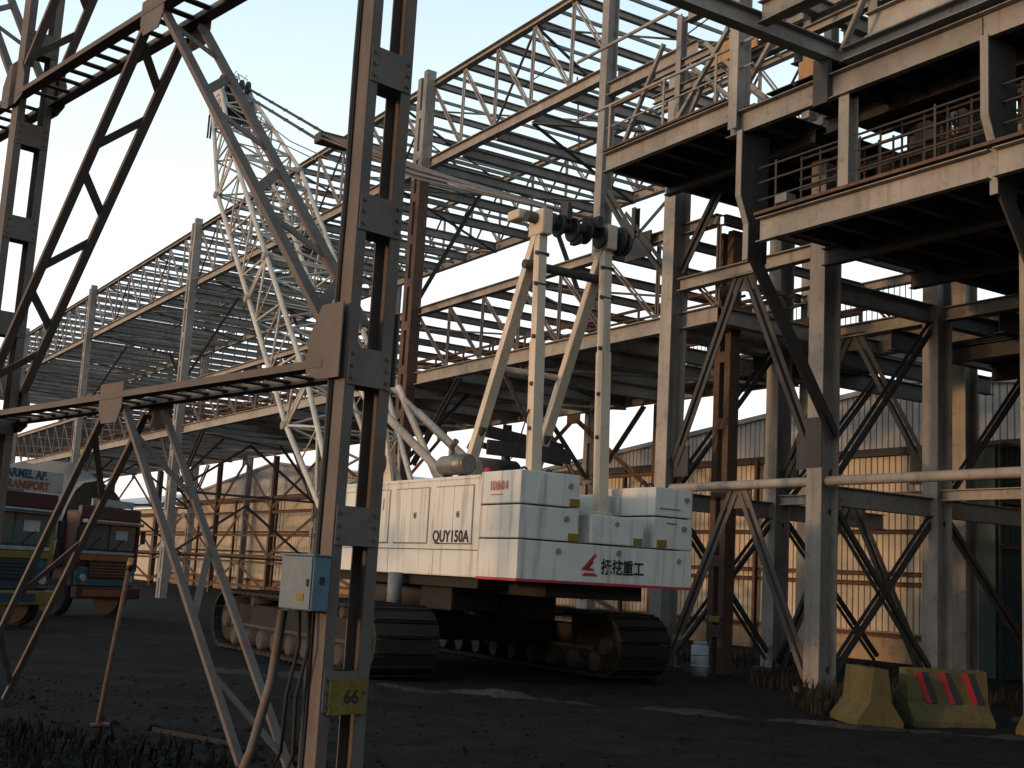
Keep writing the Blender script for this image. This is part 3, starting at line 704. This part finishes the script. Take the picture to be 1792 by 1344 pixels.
    st = [0, 4.2, 8.7, 13.2, Ltot]
    for i in (-1, 1):
        for j in (-1, 1):
            for a, b in zip(st, st[1:]): member('boom_chord', bf, P(a, i, j), P(b, i, j), ('tube', .06, 10), 'boom')
    ls = [.5, 1.7, 2.95, 4.2]+[4.2+.9*k for k in range(1, 11)]+[13.2+.8*k for k in range(1, 7)]
    for k, (a, b) in enumerate(zip(ls, ls[1:])):
        f = k % 2
        for i in (-1, 1): member('boom_lacing', bf, P(a, i, -1 if f else 1), P(b, i, 1 if f else -1), ('tube', .03, 7), 'boom')
        for j in (-1, 1): member('boom_lacing', bf, P(a, -1 if f else 1, j), P(b, 1 if f else -1, j), ('tube', .03, 7), 'boom')
        for i in (-1, 1): member('boom_strut', bf, P(a, i, -1), P(a, i, 1), ('tube', .02, 6), 'boom')
        member('boom_strut', bf, P(a, -1, 1), P(a, 1, 1), ('tube', .02, 6), 'boom')
    for s in (4.2, 8.7, 13.2):
        for q in (-.06, .06):
            member('boom_lacing', bf, P(s+q, -1, -1), P(s+q, -1, 1), ('tube', .028, 7), 'boom'); member('boom_lacing', bf, P(s+q, 1, -1), P(s+q, 1, 1), ('tube', .028, 7), 'boom')
            member('boom_lacing', bf, P(s+q, -1, -1), P(s+q, 1, -1), ('tube', .028, 7), 'boom'); member('boom_lacing', bf, P(s+q, -1, 1), P(s+q, 1, 1), ('tube', .028, 7), 'boom')
        for i in (-1, 1):
            for j in (-1, 1): cyl('chord_pin', bf, P(s, i, j)-sx*.1, P(s, i, j)+sx*.1, .1, 'steel', 12)
    # head plates and sheaves
    for i in (-1, -.33, .33, 1):
        w = .45*i
        pts = [P(16.6, 0, -1)+sx*w, P(16.6, 0, 1)+sx*w, P(Ltot+.35, 0, 1.4)+sx*w, P(Ltot+.6, 0, .2)+sx*w, P(Ltot+.2, 0, -1.9)+sx*w]
        extrude_poly('head_plate', bf, pts, (.03, 0, 0), 'dark' if abs(i) < 1 else 'boom')
    for i in range(5):
        x = -.4+.2*i
        for s, j, r in ((Ltot+.1, -1.0, .34), (Ltot+.2, 1.2, .22)):
            c = P(s, 0, j)+sx*x; cyl('head_sheave', bf, c-sx*.035, c+sx*.035, r, 'dark', 20, .012)
    # frayed tarpaulin scraps / tail ends at the head
    rnd = random.Random(2)
    for i in range(12):
        c = P(Ltot+.5, 0, .8)+sx*rnd.uniform(-.4, .4); tube_path('rope_tail', bf, [c, c+V((rnd.uniform(-.1, .1), rnd.uniform(-.1, .1), .25)), c+V((rnd.uniform(-.2, .2), rnd.uniform(-.2, .2), .3+rnd.random()*.2))], .015, 'rope', 5)
    for x in (-.42, -.34): tube_path('hoist_rope', bf, [P(Ltot+.1, 0, -2.0)+sx*x, P(Ltot+.1, 0, -2.0)+sx*x+V((0, .0, -.7))], .03, 'dark', 6)
    # boom backstops
    for x in (10.75, 11.65):
        a = V((x, 24.2, 6.1)); b = V((x, 18.6, 3.2)); m_ = lerp(a, b, .45)
        member('backstop', K, a, m_, ('tube', .06, 10), 'steel_tan'); member('backstop', K, m_, b, ('tube', .085, 10), 'steel_tan')
        member('backstop', K, (x, 22.6, 5.4), (x, 20.2, 2.9), ('tube', .07, 10), 'cream')
    extrude_poly('hoist_bracket', K, [(10.5, 20.3, 3.05), (10.5, 21.3, 3.05), (10.5, 21.0, 4.3), (10.5, 20.8, 4.3)], (.06, 0, 0), 'cream')
    cyl('hoist_sheave', K, (10.42, 20.85, 3.6), (10.6, 20.85, 3.6), .22, 'dark', 20, .02)
    # luffing ropes to the bridle, pendants to the boom head
    br = V((CX, 25.7, 11.5))
    box('bridle', K, (CX-.5, 25.55, 11.38), (CX+.5, 25.95, 11.62), 'dark', .04)
    for i in range(22):
        x = 10.6+.055*i
        o = .05*math.sin(i*2.1)
        tube_path('luffing_rope', K, [(x, 15.8, top+.2-.42*(i % 2)*0), (lerp((x, 15.8, top+.2), (CX-.5+.045*i, 25.6, 11.5), .5)-V((0, 0, .16+o*2.2))), (CX-.5+.045*i, 25.6, 11.45+.1*(i % 2))], .024, 'rope', 5)
    hd = P(Ltot+.3, 0, 1.2)
    for x in (-.42, .42):
        a, b = br+sx*x+V((0, .2, 0)), hd+sx*x*.9
        for k in range(7):
            p, q = lerp(a, b, k/7), lerp(a, b, (k+1)/7); member('pendant', K, p, q, ('box', .1, .05), 'black')
            cyl('pendant_pin', K, q-sx*.05, q+sx*.05, .045, 'black', 8)
        tube_path('stay_rope', K, [a-V((0, 0, .5)), lerp(a, b, .5)-V((0, 0, .75)), b-V((0, 0, .6))], .016, 'rope', 5)
    # operator cab on the far side
    cb = box('cab', K, (12.9, 20.3, 1.55), (13.9, 22.0, 3.35), 'white', .06)
    for lo, hi in (((13.0, 22.005, 2.2), (13.8, 22.02, 3.2)), ((13.905, 20.5, 2.2), (13.92, 21.8, 3.2)), ((12.88, 20.9, 2.4), (12.895, 21.8, 3.2))):
        box('cab_window', cb, lo, hi, 'glass')
    box('cab_step', K, (12.7, 20.2, 1.45), (13.9, 22.0, 1.55), 'dark')
build_crane()

# ------------------------------------------------------------------ foreground trestle: battened columns, laced beams, K braces
def build_trestle():
    T = thing('steel_trestle', (3.2, 11.7, 0), 'dark brown trestle bent of battened columns and laced braces in the foreground', 'trestle')
    t = V((-.175, .985, 0)); n = V((.985, .175, 0)); P1 = V((3.90, 8.19, 0)); P2 = V((2.64, 15.29, 0)); L = (P2-P1).length
    hn = .2
    def pt(s, k, z): return P1+t*s+n*(hn*k)+V((0, 0, z))
    TOP = 10.8
    for s in (0, L, 2*L):
        for k in (-1, 1):
            member('column', T, pt(s, k*.8, -.1), pt(s, k*.8, TOP), ('C', .09, .2, .012), 'brown', t*(-k))
        z = .62
        while z < TOP:
            for e in (-1, 1):
                c0 = pt(s+.101*e, -.8, z)-n*.03; c1 = pt(s+.101*e, .8, z)+n*.03
                bp = extrude_poly('batten_plate', T, [c0, c1, c1+V((0, 0, .28)), c0+V((0, 0, .28))], t*.01*e, 'brown')
                for f in (.09, .91):
                    for dz in (.05, .14, .23):
                        p = lerp(c0, c1, f)+V((0, 0, dz)); member('bolt', bp, p, p+t*.028*e, ('tube', .014, 6), 'brown')
            z += 1.16
    def laced(name, a0, a1, pr, pitch, mode, m='brown', lp=('box', .1, .014)):
        """pair of parallel members a0-a1 in both planes joined by lacing; a = (s, z)"""
        A = [pt(a0[0], k, a0[1]) for k in (-1, 1)]; Bq = [pt(a1[0], k, a1[1]) for k in (-1, 1)]
        for k in (0, 1): member(name, T, A[k], Bq[k], pr, m, n)
        Ln = (Bq[0]-A[0]).length; c = max(2, round(Ln/pitch))
        for i in range(c):
            f0, f1 = (i+.25)/c, (i+(.25 if mode == 'rung' else .85))/c
            k0 = i % 2 if mode != 'rung' else 0
            member('lacing_bar', T, lerp(A[k0], Bq[k0], f0), lerp(A[1-k0], Bq[1-k0], f1), lp, m, (Bq[0]-A[0]).cross(n))
    zb, zt = 3.1, 7.0
    for q in (0, 1):
        o = q*L
        for z in (zb, zt, zt+3.8):
            laced('beam', (o+.12, z), (o+L-.12, z), ('C', .06, .13, .01), .34, 'rung')
        mid = o+L/2
        for z1, z0 in ((zb-.1, .0), (zt-.1, zb+.35), (zt+3.7, zt+.35)):
            e = .75 if z0 == 0 else .25
            pr, lb = (('C', .04, .065, .008), ('box', .06, .012)) if z0 == 0 else (('C', .05, .095, .01), ('box', .09, .014))
            laced('brace', (mid-.18, z1), (o+e, z0), pr, .82 if z0 else 1.25, 'zig', 'brown', lb)
            laced('brace', (mid+.18, z1), (o+L-e, z0), pr, .82 if z0 else 1.25, 'zig', 'brown', lb)
        for z in (zb, zt):
            for k in (-1, 1):
                c = pt(mid, k, z)+n*(-.06 if k < 0 else .05)
                extrude_poly('gusset', T, [c+t*a+V((0, 0, b)) for a, b in ((-.24, .12), (.24, .12), (.24, -.12), (.16, -.26), (-.16, -.26), (-.24, -.12))], n*.012, 'brown')
        for s, e in ((o, 1), (o+L, -1)):
            for z in (zb, zt):
                for k in (-1, 1):
                    c = pt(s, k, z)+n*(-.062 if k < 0 else .052)
                    extrude_poly('gusset', T, [c+t*e*a+V((0, 0, b)) for a, b in ((-.09, -.12), (.14, -.12), (.33, -.06), (.33, .2), (.18, .44), (-.09, .44))], n*.012, 'brown')
    # electrical cables strapped up the post
    for dt, r in ((.07, .014), (.045, .01)):
        tube_path('conduit', T, [pt(dt+.006*math.sin(z*3+dt*60), -.8, z)-n*(.045+r) for z in (0, .6, 1.2, 1.8, 2.4, 3.1, 3.8, 4.6, 5.5, 6.5, 8)], r, 'dark' if dt > .06 else 'rubber')
    # steel tubes propped against the post foot
    return pt, t, n
pt, tt, tn = build_trestle()

def build_panel_box():
    B = thing('control_box', (3.62, 8.3, 1.3), 'small pale grey and blue electrical control box fixed to trestle post', 'control box')
    t, n = tt, tn
    o = V((3.50, 8.40, 1.31)); mw = M(((t.x, n.x, 0, o.x), (t.y, n.y, 0, o.y), (0, 0, 1, o.z), (0, 0, 0, 1)))
    w, dp, h = -.40, .14, .38
    box('cabinet', B, (w, 0, 0), (0, dp, h), 'boxblue', .008, mw)
    d = box('door', B, (w+.01, -.014, .008), (-.01, -.001, h-.008), 'boxgrey', .004, mw)
    box('door_label', d, (w+.08, -.019, .07), (w+.17, -.012, .12), 'yellow', 0, mw)
    box('latch', d, (w+.03, -.024, .17), (w+.05, -.012, .22), 'black', 0, mw)
    box('side_latch', B, (w-.012, .06, .19), (w+.002, .09, .24), 'black', 0, mw)
    box('roof_lip', B, (w-.012, -.02, h), (.012, dp+.01, h+.012), 'boxblue', .003, mw)
    for i in range(2):
        p = mw @ V((w+.14+.12*i, .08, 0))
        tube_path('cable', B, [p, p+V((.01, -.02, -.25)), p+V((-.02, .06, -.6)), p+V((.01, .1+.05*i, -1.0)), p+V((-.05, .2+.1*i, -1.3))], .014, 'rubber')
    box('bracket', B, (w+.05, dp, .1), (-.05, dp+.05, .16), 'dark', 0, mw)
build_panel_box()

def build_number_plate():
    t, n = tt, tn
    # plate facing the camera side (-t) across the two sections
    c = pt(-.115, 0, .72)
    y = V((0, 0, 1)); x = n; z = -t
    mw = M(((x.x, y.x, z.x, c.x), (x.y, y.y, z.y, c.y), (x.z, y.z, z.z, c.z), (0, 0, 0, 1)))
    B = thing('number_plate', c, 'yellow plate with black number 66 strapped round the trestle post', 'number plate')
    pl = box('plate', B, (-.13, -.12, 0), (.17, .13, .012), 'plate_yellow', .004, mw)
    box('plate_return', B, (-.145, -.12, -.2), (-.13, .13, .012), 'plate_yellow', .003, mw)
    text('number', pl, '66', .13, 'black', mw @ V((.04, .0, .013)), x, y, .002, 1, .004)
    cyl('bolt', pl, mw @ V((.14, .03, .012)), mw @ V((.14, .03, .022)), .01, 'black', 8)
build_number_plate()

def misc():
    # leaning rusty pole with a foot
    B = thing('leaning_pole', (3.34, 12.2, 0), 'thin rusty leaning pole with a yellowed top standing in front of the trucks', 'pole')
    member('shaft', B, (3.34, 12.2, -.05), (3.47, 12.1, 1.58), ('tube', .024, 10), 'rust')
    member('foot_plate', B, (3.28, 12.2, .02), (3.45, 12.17, .03), ('box', .1, .02), 'rust')
    member('top_sleeve', B, (3.462, 12.106, 1.482), (3.474, 12.098, 1.600), ('tube', .029, 10), 'ochre')
    # fallen bars
    b = member('fallen_bar', None, (3.7, 11.6, .05), (4.1, 10.7, .04), ('L', .04), 'track'); tag(b, 'brown steel angle bar lying on the ground by the trestle foot', 'steel bar')
    # round timber leg beside the post foot
    B = thing('bent_pipe', (3.55, 8.5, 0), 'pale brown pipe rising beside the trestle post below the control box', 'pipe')
    tube_path('pipe', B, [(3.40, 8.75, -.05), (3.47, 8.62, .3), (3.53, 8.5, .8), (3.55, 8.44, 1.3)], .034, 'brown', 10)
    # plastic drum
    B = thing('plastic_drum', (15.6, 17.5, 0), 'white plastic drum standing beside the brown battened column', 'drum')
    cyl('body', B, (15.55, 17.4, .02), (15.55, 17.4, .6), .16, 'drum', 24, .03); cyl('lid', B, (15.55, 17.4, .6), (15.55, 17.4, .64), .135, 'drum', 20, .01)
    for z in (.2, .4): cyl('hoop', B, (15.55, 17.4, z), (15.55, 17.4, z+.025), .168, 'drum', 24)
    box('tag_plate', bpy.data.objects['steel_frame_building'], (16.545, 17.98, .98), (16.556, 18.3, 1.1), 'yellow')
misc()

# ------------------------------------------------------------------ concrete barriers
def barrier(o, ang, L, label, striped=True):
    B = thing('road_barrier', o, label, 'barrier', 'striped road barriers')
    mw = M.Translation(V(o)) @ M.Rotation(ang, 4, 'Z')
    prof = [(-.30, 0), (.30, 0), (.30, .08), (.14, .30), (.09, .72), (-.09, .72), (-.14, .30), (-.30, .08)]
    vs, fs = [], []
    nseg = 12
    for i in range(nseg+1):
        x = -L/2+L*i/nseg
        for a, b in prof: vs.append((x, a+random.uniform(-.006, .006), b+random.uniform(-.006, .006)))
        if i: fs += [[(i-1)*8+j, (i-1)*8+(j+1) % 8, i*8+(j+1) % 8, i*8+j] for j in range(8)]
    fs += [list(range(7, -1, -1)), [nseg*8+j for j in range(8)]]
    mesh_obj('body', B, vs, fs, 'barrier', mw)
    if striped:
        for i in range(3):
            x = -L/2+.13+i*.33
            for m, dx, w in (('redmark', 0, .075), ('black', .075, .09)):
                a = x+dx
                q = [(a, -.103, .69), (a+w, -.103, .69), (a+w+.13, -.156, .3), (a+.13, -.156, .3)]
                mesh_obj('stripe', B, [mw @ V(v) for v in q]+[mw @ (V(v)+V((0, .03, 0))) for v in q], [[3, 2, 1, 0], [4, 5, 6, 7], [0, 1, 5, 4], [2, 3, 7, 6], [1, 2, 6, 5], [3, 0, 4, 7]], m)
        member('top_cap', B, mw @ V((-L/2+.03, 0, .72)), mw @ V((L/2-.03, 0, .72)), ('box', .15, .03), 'barrier')
    return B
barrier((13.98, 10.85, 0), RAD(-23), 1.15, 'yellow road barrier with red and black slanted stripes in front of the columns')
barrier((12.95, 11.25, 0), RAD(62), 1.0, 'worn yellow road barrier standing end-on beside the red striped one', False)
barrier((14.62, 9.45, 0), RAD(-20), 1.1, 'yellow edged road barrier past the striped one toward the road')
weeds('weeds', [(14.6, 12.6, .9, 420), (13.7, 12.3, .7, 300), (15.4, 13.6, .9, 320), (16.2, 15.6, .9, 260), (17.5, 13.4, 1.0, 260), (20, 20, 2.5, 500)], 'dry brown weeds between the column feet and barriers', 8, .36)
weeds('grass', [(2.4, 9.6, 1.3, 420), (3.0, 7.6, .9, 260), (1.8, 11.5, 1.2, 260), (4.6, 7.6, .7, 100)], 'dark scrubby grass on the rubble round the trestle feet', 9, .2, 'grass')

# ------------------------------------------------------------------ corrugated warehouses
def warehouse(name, y0, y1, peak, zp, ze, label, pitch, X=26.0, split=5.5, low='sheet', rib=.2):
    ym = peak; B = thing(name, (X, ym, 0), label, 'warehouse', 'corrugated gable warehouses')
    def ztop(y): return ze+(zp-ze)*(1-abs(y-ym)/((y1-ym) if y > ym else (ym-y0)))
    w = 1.0; y = y0; dep = .06
    def sheet(nm, a, b, z0f, z1f, m, xo):
        vs, fs = [], []; n = max(1, round((b-a)/rib)); cols = []
        for i in range(n):
            q = a+i*(b-a)/n; s = (b-a)/n
            cols += [(q, 0), (q+s*.76, -.006), (q+s*.8, dep), (q+s*.95, dep)]+([(q+s, 0)] if i == n-1 else [])
        for yy, dx in cols: vs += [(X+xo+dx, yy, z0f(yy)), (X+xo+dx, yy, z1f(yy))]
        fs = [[2*i+1, 2*i, 2*i+2, 2*i+3] for i in range(len(cols)-1)]
        mesh_obj(nm, B, vs, fs, m)
    while y < y1-.05:
        b = min(y+w, y1); j = random.uniform(-.006, .006)
        sheet('upper_sheet', y, b, lambda q: split, ztop, 'sheet_up', -.06+j)
        sheet('wall_sheet', y, b, lambda q: .75+random.uniform(-.01, .02), lambda q: split-.16, low, j)
        y = b
    for z in (split-.05,): member('eave_flashing', B, (X-.07, y0, z), (X-.07, y1, z), ('box', .16, .2), 'dark', (0, 0, 1))
    box('backing_wall', B, (X+.09, y0, .0), (X+.15, y1, ze), 'dark')
    box('plinth', B, (X-.06, y0, 0), (X+.08, y1, .78), 'brick')
    # gable verge, roof and far walls
    for a, b in (((X-.12, y0, ze+.02), (X-.12, ym, zp+.02)), ((X-.12, ym, zp+.02), (X-.12, y1, ze+.02))):
        member('verge_trim', B, a, b, ('box', .08, .14), 'roof')
    for a, za, b, zb in ((y0-.3, ze, ym, zp), (ym, zp, y1+.3, ze)):
        extrude_poly('roof', B, [(X-.1, a, za), (X+30, a, za), (X+30, b, zb), (X-.1, b, zb)], (0, 0, .06), 'roof')
    for yy in (y0, y1-.1): box('side_wall', B, (X+.1, yy, 0), (X+30, yy+.1, ze), 'sheet')
    # girts fixed over the wall
    for z in (.68, 2.0, 2.26, 3.35):
        member('girt', B, (X-.12, y0, z), (X-.12, y1, z), ('C', .09, .1), 'rust')
    yq = y0+3.2
    while yq < y1:
        member('wall_post', B, (X-.2, yq, 0), (X-.2, yq, split), ('I', .1, .12), 'rust', (1, 0, 0)); yq += 6.3
    return B
warehouse('warehouse', 4.5, 38, 21.0, 7.27, 5.62, 'long tan corrugated gable warehouse with grey upper band behind the steel frame columns', 1, rib=.2)
warehouse('warehouse', 47.5, 81, 64.4, 7.15, 5.5, 'tan corrugated gable warehouse beyond the crane and the trestle', 1, split=5.2, rib=.25)
def low_shed():
    B = thing('low_shed', (30, 98, 0), 'low grey roofed shed behind the parked trucks', 'shed')
    box('wall', B, (26, 83, 0), (40, 130, 5.0), 'sheet'); extrude_poly('roof', B, [(25.5, 82.5, 5.0), (25.5, 131, 5.0), (33, 131, 6.9), (33, 82.5, 6.9)], (0, 0, .08), 'roof')
    for z in (1.9, 3.4, 4.6): member('girt', B, (25.9, 83, z), (25.9, 130, z), ('C', .1, .12), 'rust')
low_shed()
def dark_shed():
    B = thing('green_shed', (26, 17.2, 0), 'dark green sheeted lean-to shed beside the tan warehouse', 'shed')
    x = 24.0
    while x < 34:
        cols = []
        for i in range(5): q = x+i*.2; cols += [(q, 0), (q+.07, 0), (q+.09, -.03), (q+.18, -.03)]
        cols.append((x+1, 0)); vs = []
        for a, dy in cols: vs += [(a, 17.2+dy, 0), (a, 17.2+dy, 5.15-.02*(x-23.4))]
        mesh_obj('wall_sheet', B, vs, [[2*i, 2*i+2, 2*i+3, 2*i+1] for i in range(len(cols)-1)], 'shedgreen'); x += 1
    extrude_poly('roof', B, [(23.9, 17.0, 5.16), (34, 17.0, 4.95), (34, 17.9, 4.95), (23.9, 17.9, 5.16)], (0, 0, .06), 'shedgreen')
    box('end_wall', B, (24.02, 17.25, 0), (24.08, 17.85, 5.1), 'shedgreen')
    for z in (1.2, 2.9, 3.9): member('girt', B, (24.0, 17.1, z), (34, 17.1, z), ('C', .1, .1), 'rust')
    box('doorway', B, (25.0, 17.1, 0), (29.0, 17.16, 2.9), 'black')
dark_shed()

# ------------------------------------------------------------------ parked lorries seen from the front
def truck(corner, label, cols, load_label, sign=None):
    lat = V((.839, .545, 0)); bk = V((-.545, .839, 0)); w = 2.35
    o = V(corner)-lat*w                                        # front lower left corner (image left)
    mw = M(((lat.x, bk.x, 0, o.x), (lat.y, bk.y, 0, o.y), (0, 0, 1, 0), (0, 0, 0, 1)))
    T = thing('parked_lorry', o+lat*w/2+bk*2, label, 'lorry', 'parked lorries')
    B = lambda nm, lo, hi, m, bv=.0, par=None: box(nm, par or T, lo, hi, m, bv, mw)
    cab = B('cab', (.05, .12, .75), (w-.05, .85, 2.72), cols[0], .07)
    B('bumper', (0, -.12, .48), (w, .1, .78), cols[1], .03); B('bumper_art', (.15, -.13, .55), (w-.6, -.115, .72), cols[2])
    B('front_panel', (.08, .06, .8), (w-.08, .14, 1.28), cols[3], .02)
    B('grille', (.5, .03, 1.0), (w-.5, .08, 1.42), 'black', .01)
    for i in range(5): B('grille_bar', (.52, .015, 1.05+i*.075), (w-.52, .04, 1.075+i*.075), cols[2])
    B('colour_band', (.08, .07, 1.45), (w-.08, .13, 1.6), cols[4], .01); B('colour_band', (.08, .075, 1.62), (w-.08, .135, 1.7), 't_white', .01)
    for x in (.3, w-.3):
        c0 = mw @ V((x, .0, 1.0)); c1 = mw @ V((x, .1, 1.0)); cyl('headlamp', T, c0, c1, .1, 't_white', 18, .015)
        B('indicator', (x-.12, .02, .83), (x+.12, .07, .88), 't_org', .01)
    B('pillar', (.03, .06, 1.2), (.16, .18, 2.6), cols[1], .02); B('pillar', (w-.16, .06, 1.2), (w-.03, .18, 2.6), cols[1], .02)
    ws = B('windscreen', (.17, .09, 1.75), (w-.17, .125, 2.38), 'glass'); B('windscreen_divider', (w/2-.025, .075, 1.74), (w/2+.025, .11, 2.4), cols[0], 0, ws)
    B('paper_notice', (w-.95, .07, 2.02), (w-.5, .086, 2.26), 'drum', 0, ws)
    for x in (.5, 1.4): tube_path('wiper', ws, [mw @ V((x, .07, 1.76)), mw @ V((x+.35, .075, 2.05))], .012, 'black', 5)
    B('sun_visor', (.1, -.12, 2.4), (w-.1, .15, 2.5), 't_white', .02); B('visor_band', (.12, -.125, 2.42), (w-.12, -.115, 2.46), cols[2])
    B('forehead', (.06, .05, 2.52), (w-.06, .2, 2.85), 't_maroon', .03)
    for x in (-.12, w-.02):
        B('mirror', (x, -.02, 1.95), (x+.14, .05, 2.3), 'black', .02); tube_path('mirror_arm', T, [mw @ V((x+.07, .02, 1.97)), mw @ V((w/2+(x-w/2)*.9, .12, 1.8))], .015, 'black', 5)
    if sign:
        sg = B('head_board', (.1, .02, 2.87), (w-.02, .08, 3.33), 't_white', .01)
        text('board_lettering', sg, sign[0], .25, 't_navy', mw @ V((w/2+.1, .012, 3.215)), lat, (0, 0, 1), .003, 1.0, .008)
        text('board_lettering', sg, sign[1], .23, 't_org', mw @ V((w/2+.1, .012, 2.985)), lat, (0, 0, 1), .003, 1.0, .01)
    else:
        B('head_board', (.4, .05, 2.86), (w-.4, .1, 3.05), 't_white', .01)
    B('chassis', (.65, .3, .62), (w-.65, 6.6, .85), 'black')
    B('cargo_body', (.0, .95, .95), (w, 6.8, 1.9), 'dark', .03)
    for i in range(7): B('body_stake', (-.03, 1.5+i*.85, .95), (.0, 1.58+i*.85, 1.95), cols[1]); 
    for y in (.75, 4.6, 5.7):
        for x0, x1 in ((.02, .32), (w-.32, w-.02)):
            a, b = mw @ V((x0, y, .5)), mw @ V((x1, y, .5)); wh = cyl('wheel', T, a, b, .5, 'rubber', 28, .05)
            cyl('rim', wh, mw @ V((x0-.01 if x0 < 1 else x1-.02, y, .5)), mw @ V((x0+.02 if x0 < 1 else x1+.01, y, .5)), .27, 'dark', 18)
    # tarpaulin covered load, lumpy
    from mathutils import noise as N
    vs, fs = [], []; nx, ny = 14, 24
    for j in range(ny+1):
        for i in range(nx+1):
            u, v_ = i/nx, j/ny; a = math.pi*u
            pz = 1.25+2.75*math.sin(a)**.5*(.75+.25*math.sin(math.pi*min(1, v_*1.3+.1)))
            p = V((w/2-(w/2+.08)*math.cos(a)*(1 if abs(math.cos(a)) < .98 else 1.0), (.62 if not sign else 1.0)+6.0*v_, pz))
            p += V((N.noise(p*1.4), N.noise(p*1.4+V((5, 0, 0))), N.noise(p*1.4+V((0, 9, 0)))))*.24+V((N.noise(p*5), N.noise(p*5+V((5, 0, 0))), N.noise(p*5+V((0, 9, 0)))))*.05
            vs.append(mw @ p)
    fs = [[j*(nx+1)+i, j*(nx+1)+i+1, (j+1)*(nx+1)+i+1, (j+1)*(nx+1)+i] for j in range(ny) for i in range(nx)]
    fs += [[i for i in range(nx+1)], [ny*(nx+1)+nx-i for i in range(nx+1)]]
    tag(mesh_obj('tarpaulin_load', None, vs, fs, 'tarp', smooth=True), load_label, 'load', 'tarpaulin covered loads')
truck((6.44, 28.09, 0), 'decorated lorry with yellow and blue front and lettered white head board', ('t_teal', 't_yel', 't_blue', 't_blue', 't_yel'), 'grey tarpaulin covered load on the lorry with the lettered head board', ('ARMEL AP.', 'TRANSPORT'))
truck((9.93, 33.76, 0), 'decorated maroon and teal lorry parked behind the leaning pole', ('t_maroon', 't_maroon', 't_org', 't_teal', 't_org'), 'grey tarpaulin covered load on the maroon and teal lorry')

# ------------------------------------------------------------------ added light blocker, unseen behind the viewpoint; shed-shaped, it screens the low sky
def light_blocker():
    B = thing('light_blocker', (5, -12, 0), 'tall dark sheeted light blocker added unseen behind the viewpoint', 'shed')
    box('blocker_wall', B, (-16, -9.9, 0), (34, -9.7, 9), 'dark')
    x = -16
    while x < 34:
        box('wall_sheet', B, (x, -9.68, .3), (x+1.98, -9.64, 9), 'roof'); x += 2
    extrude_poly('roof', B, [(-16.3, -9.5, 9), (34.3, -9.5, 9), (34.3, -30, 12), (-16.3, -30, 12)], (0, 0, .08), 'roof')
    for xx in (-16, 33.8): box('side_wall', B, (xx, -30, 0), (xx+.2, -9.9, 9), 'dark')
light_blocker()
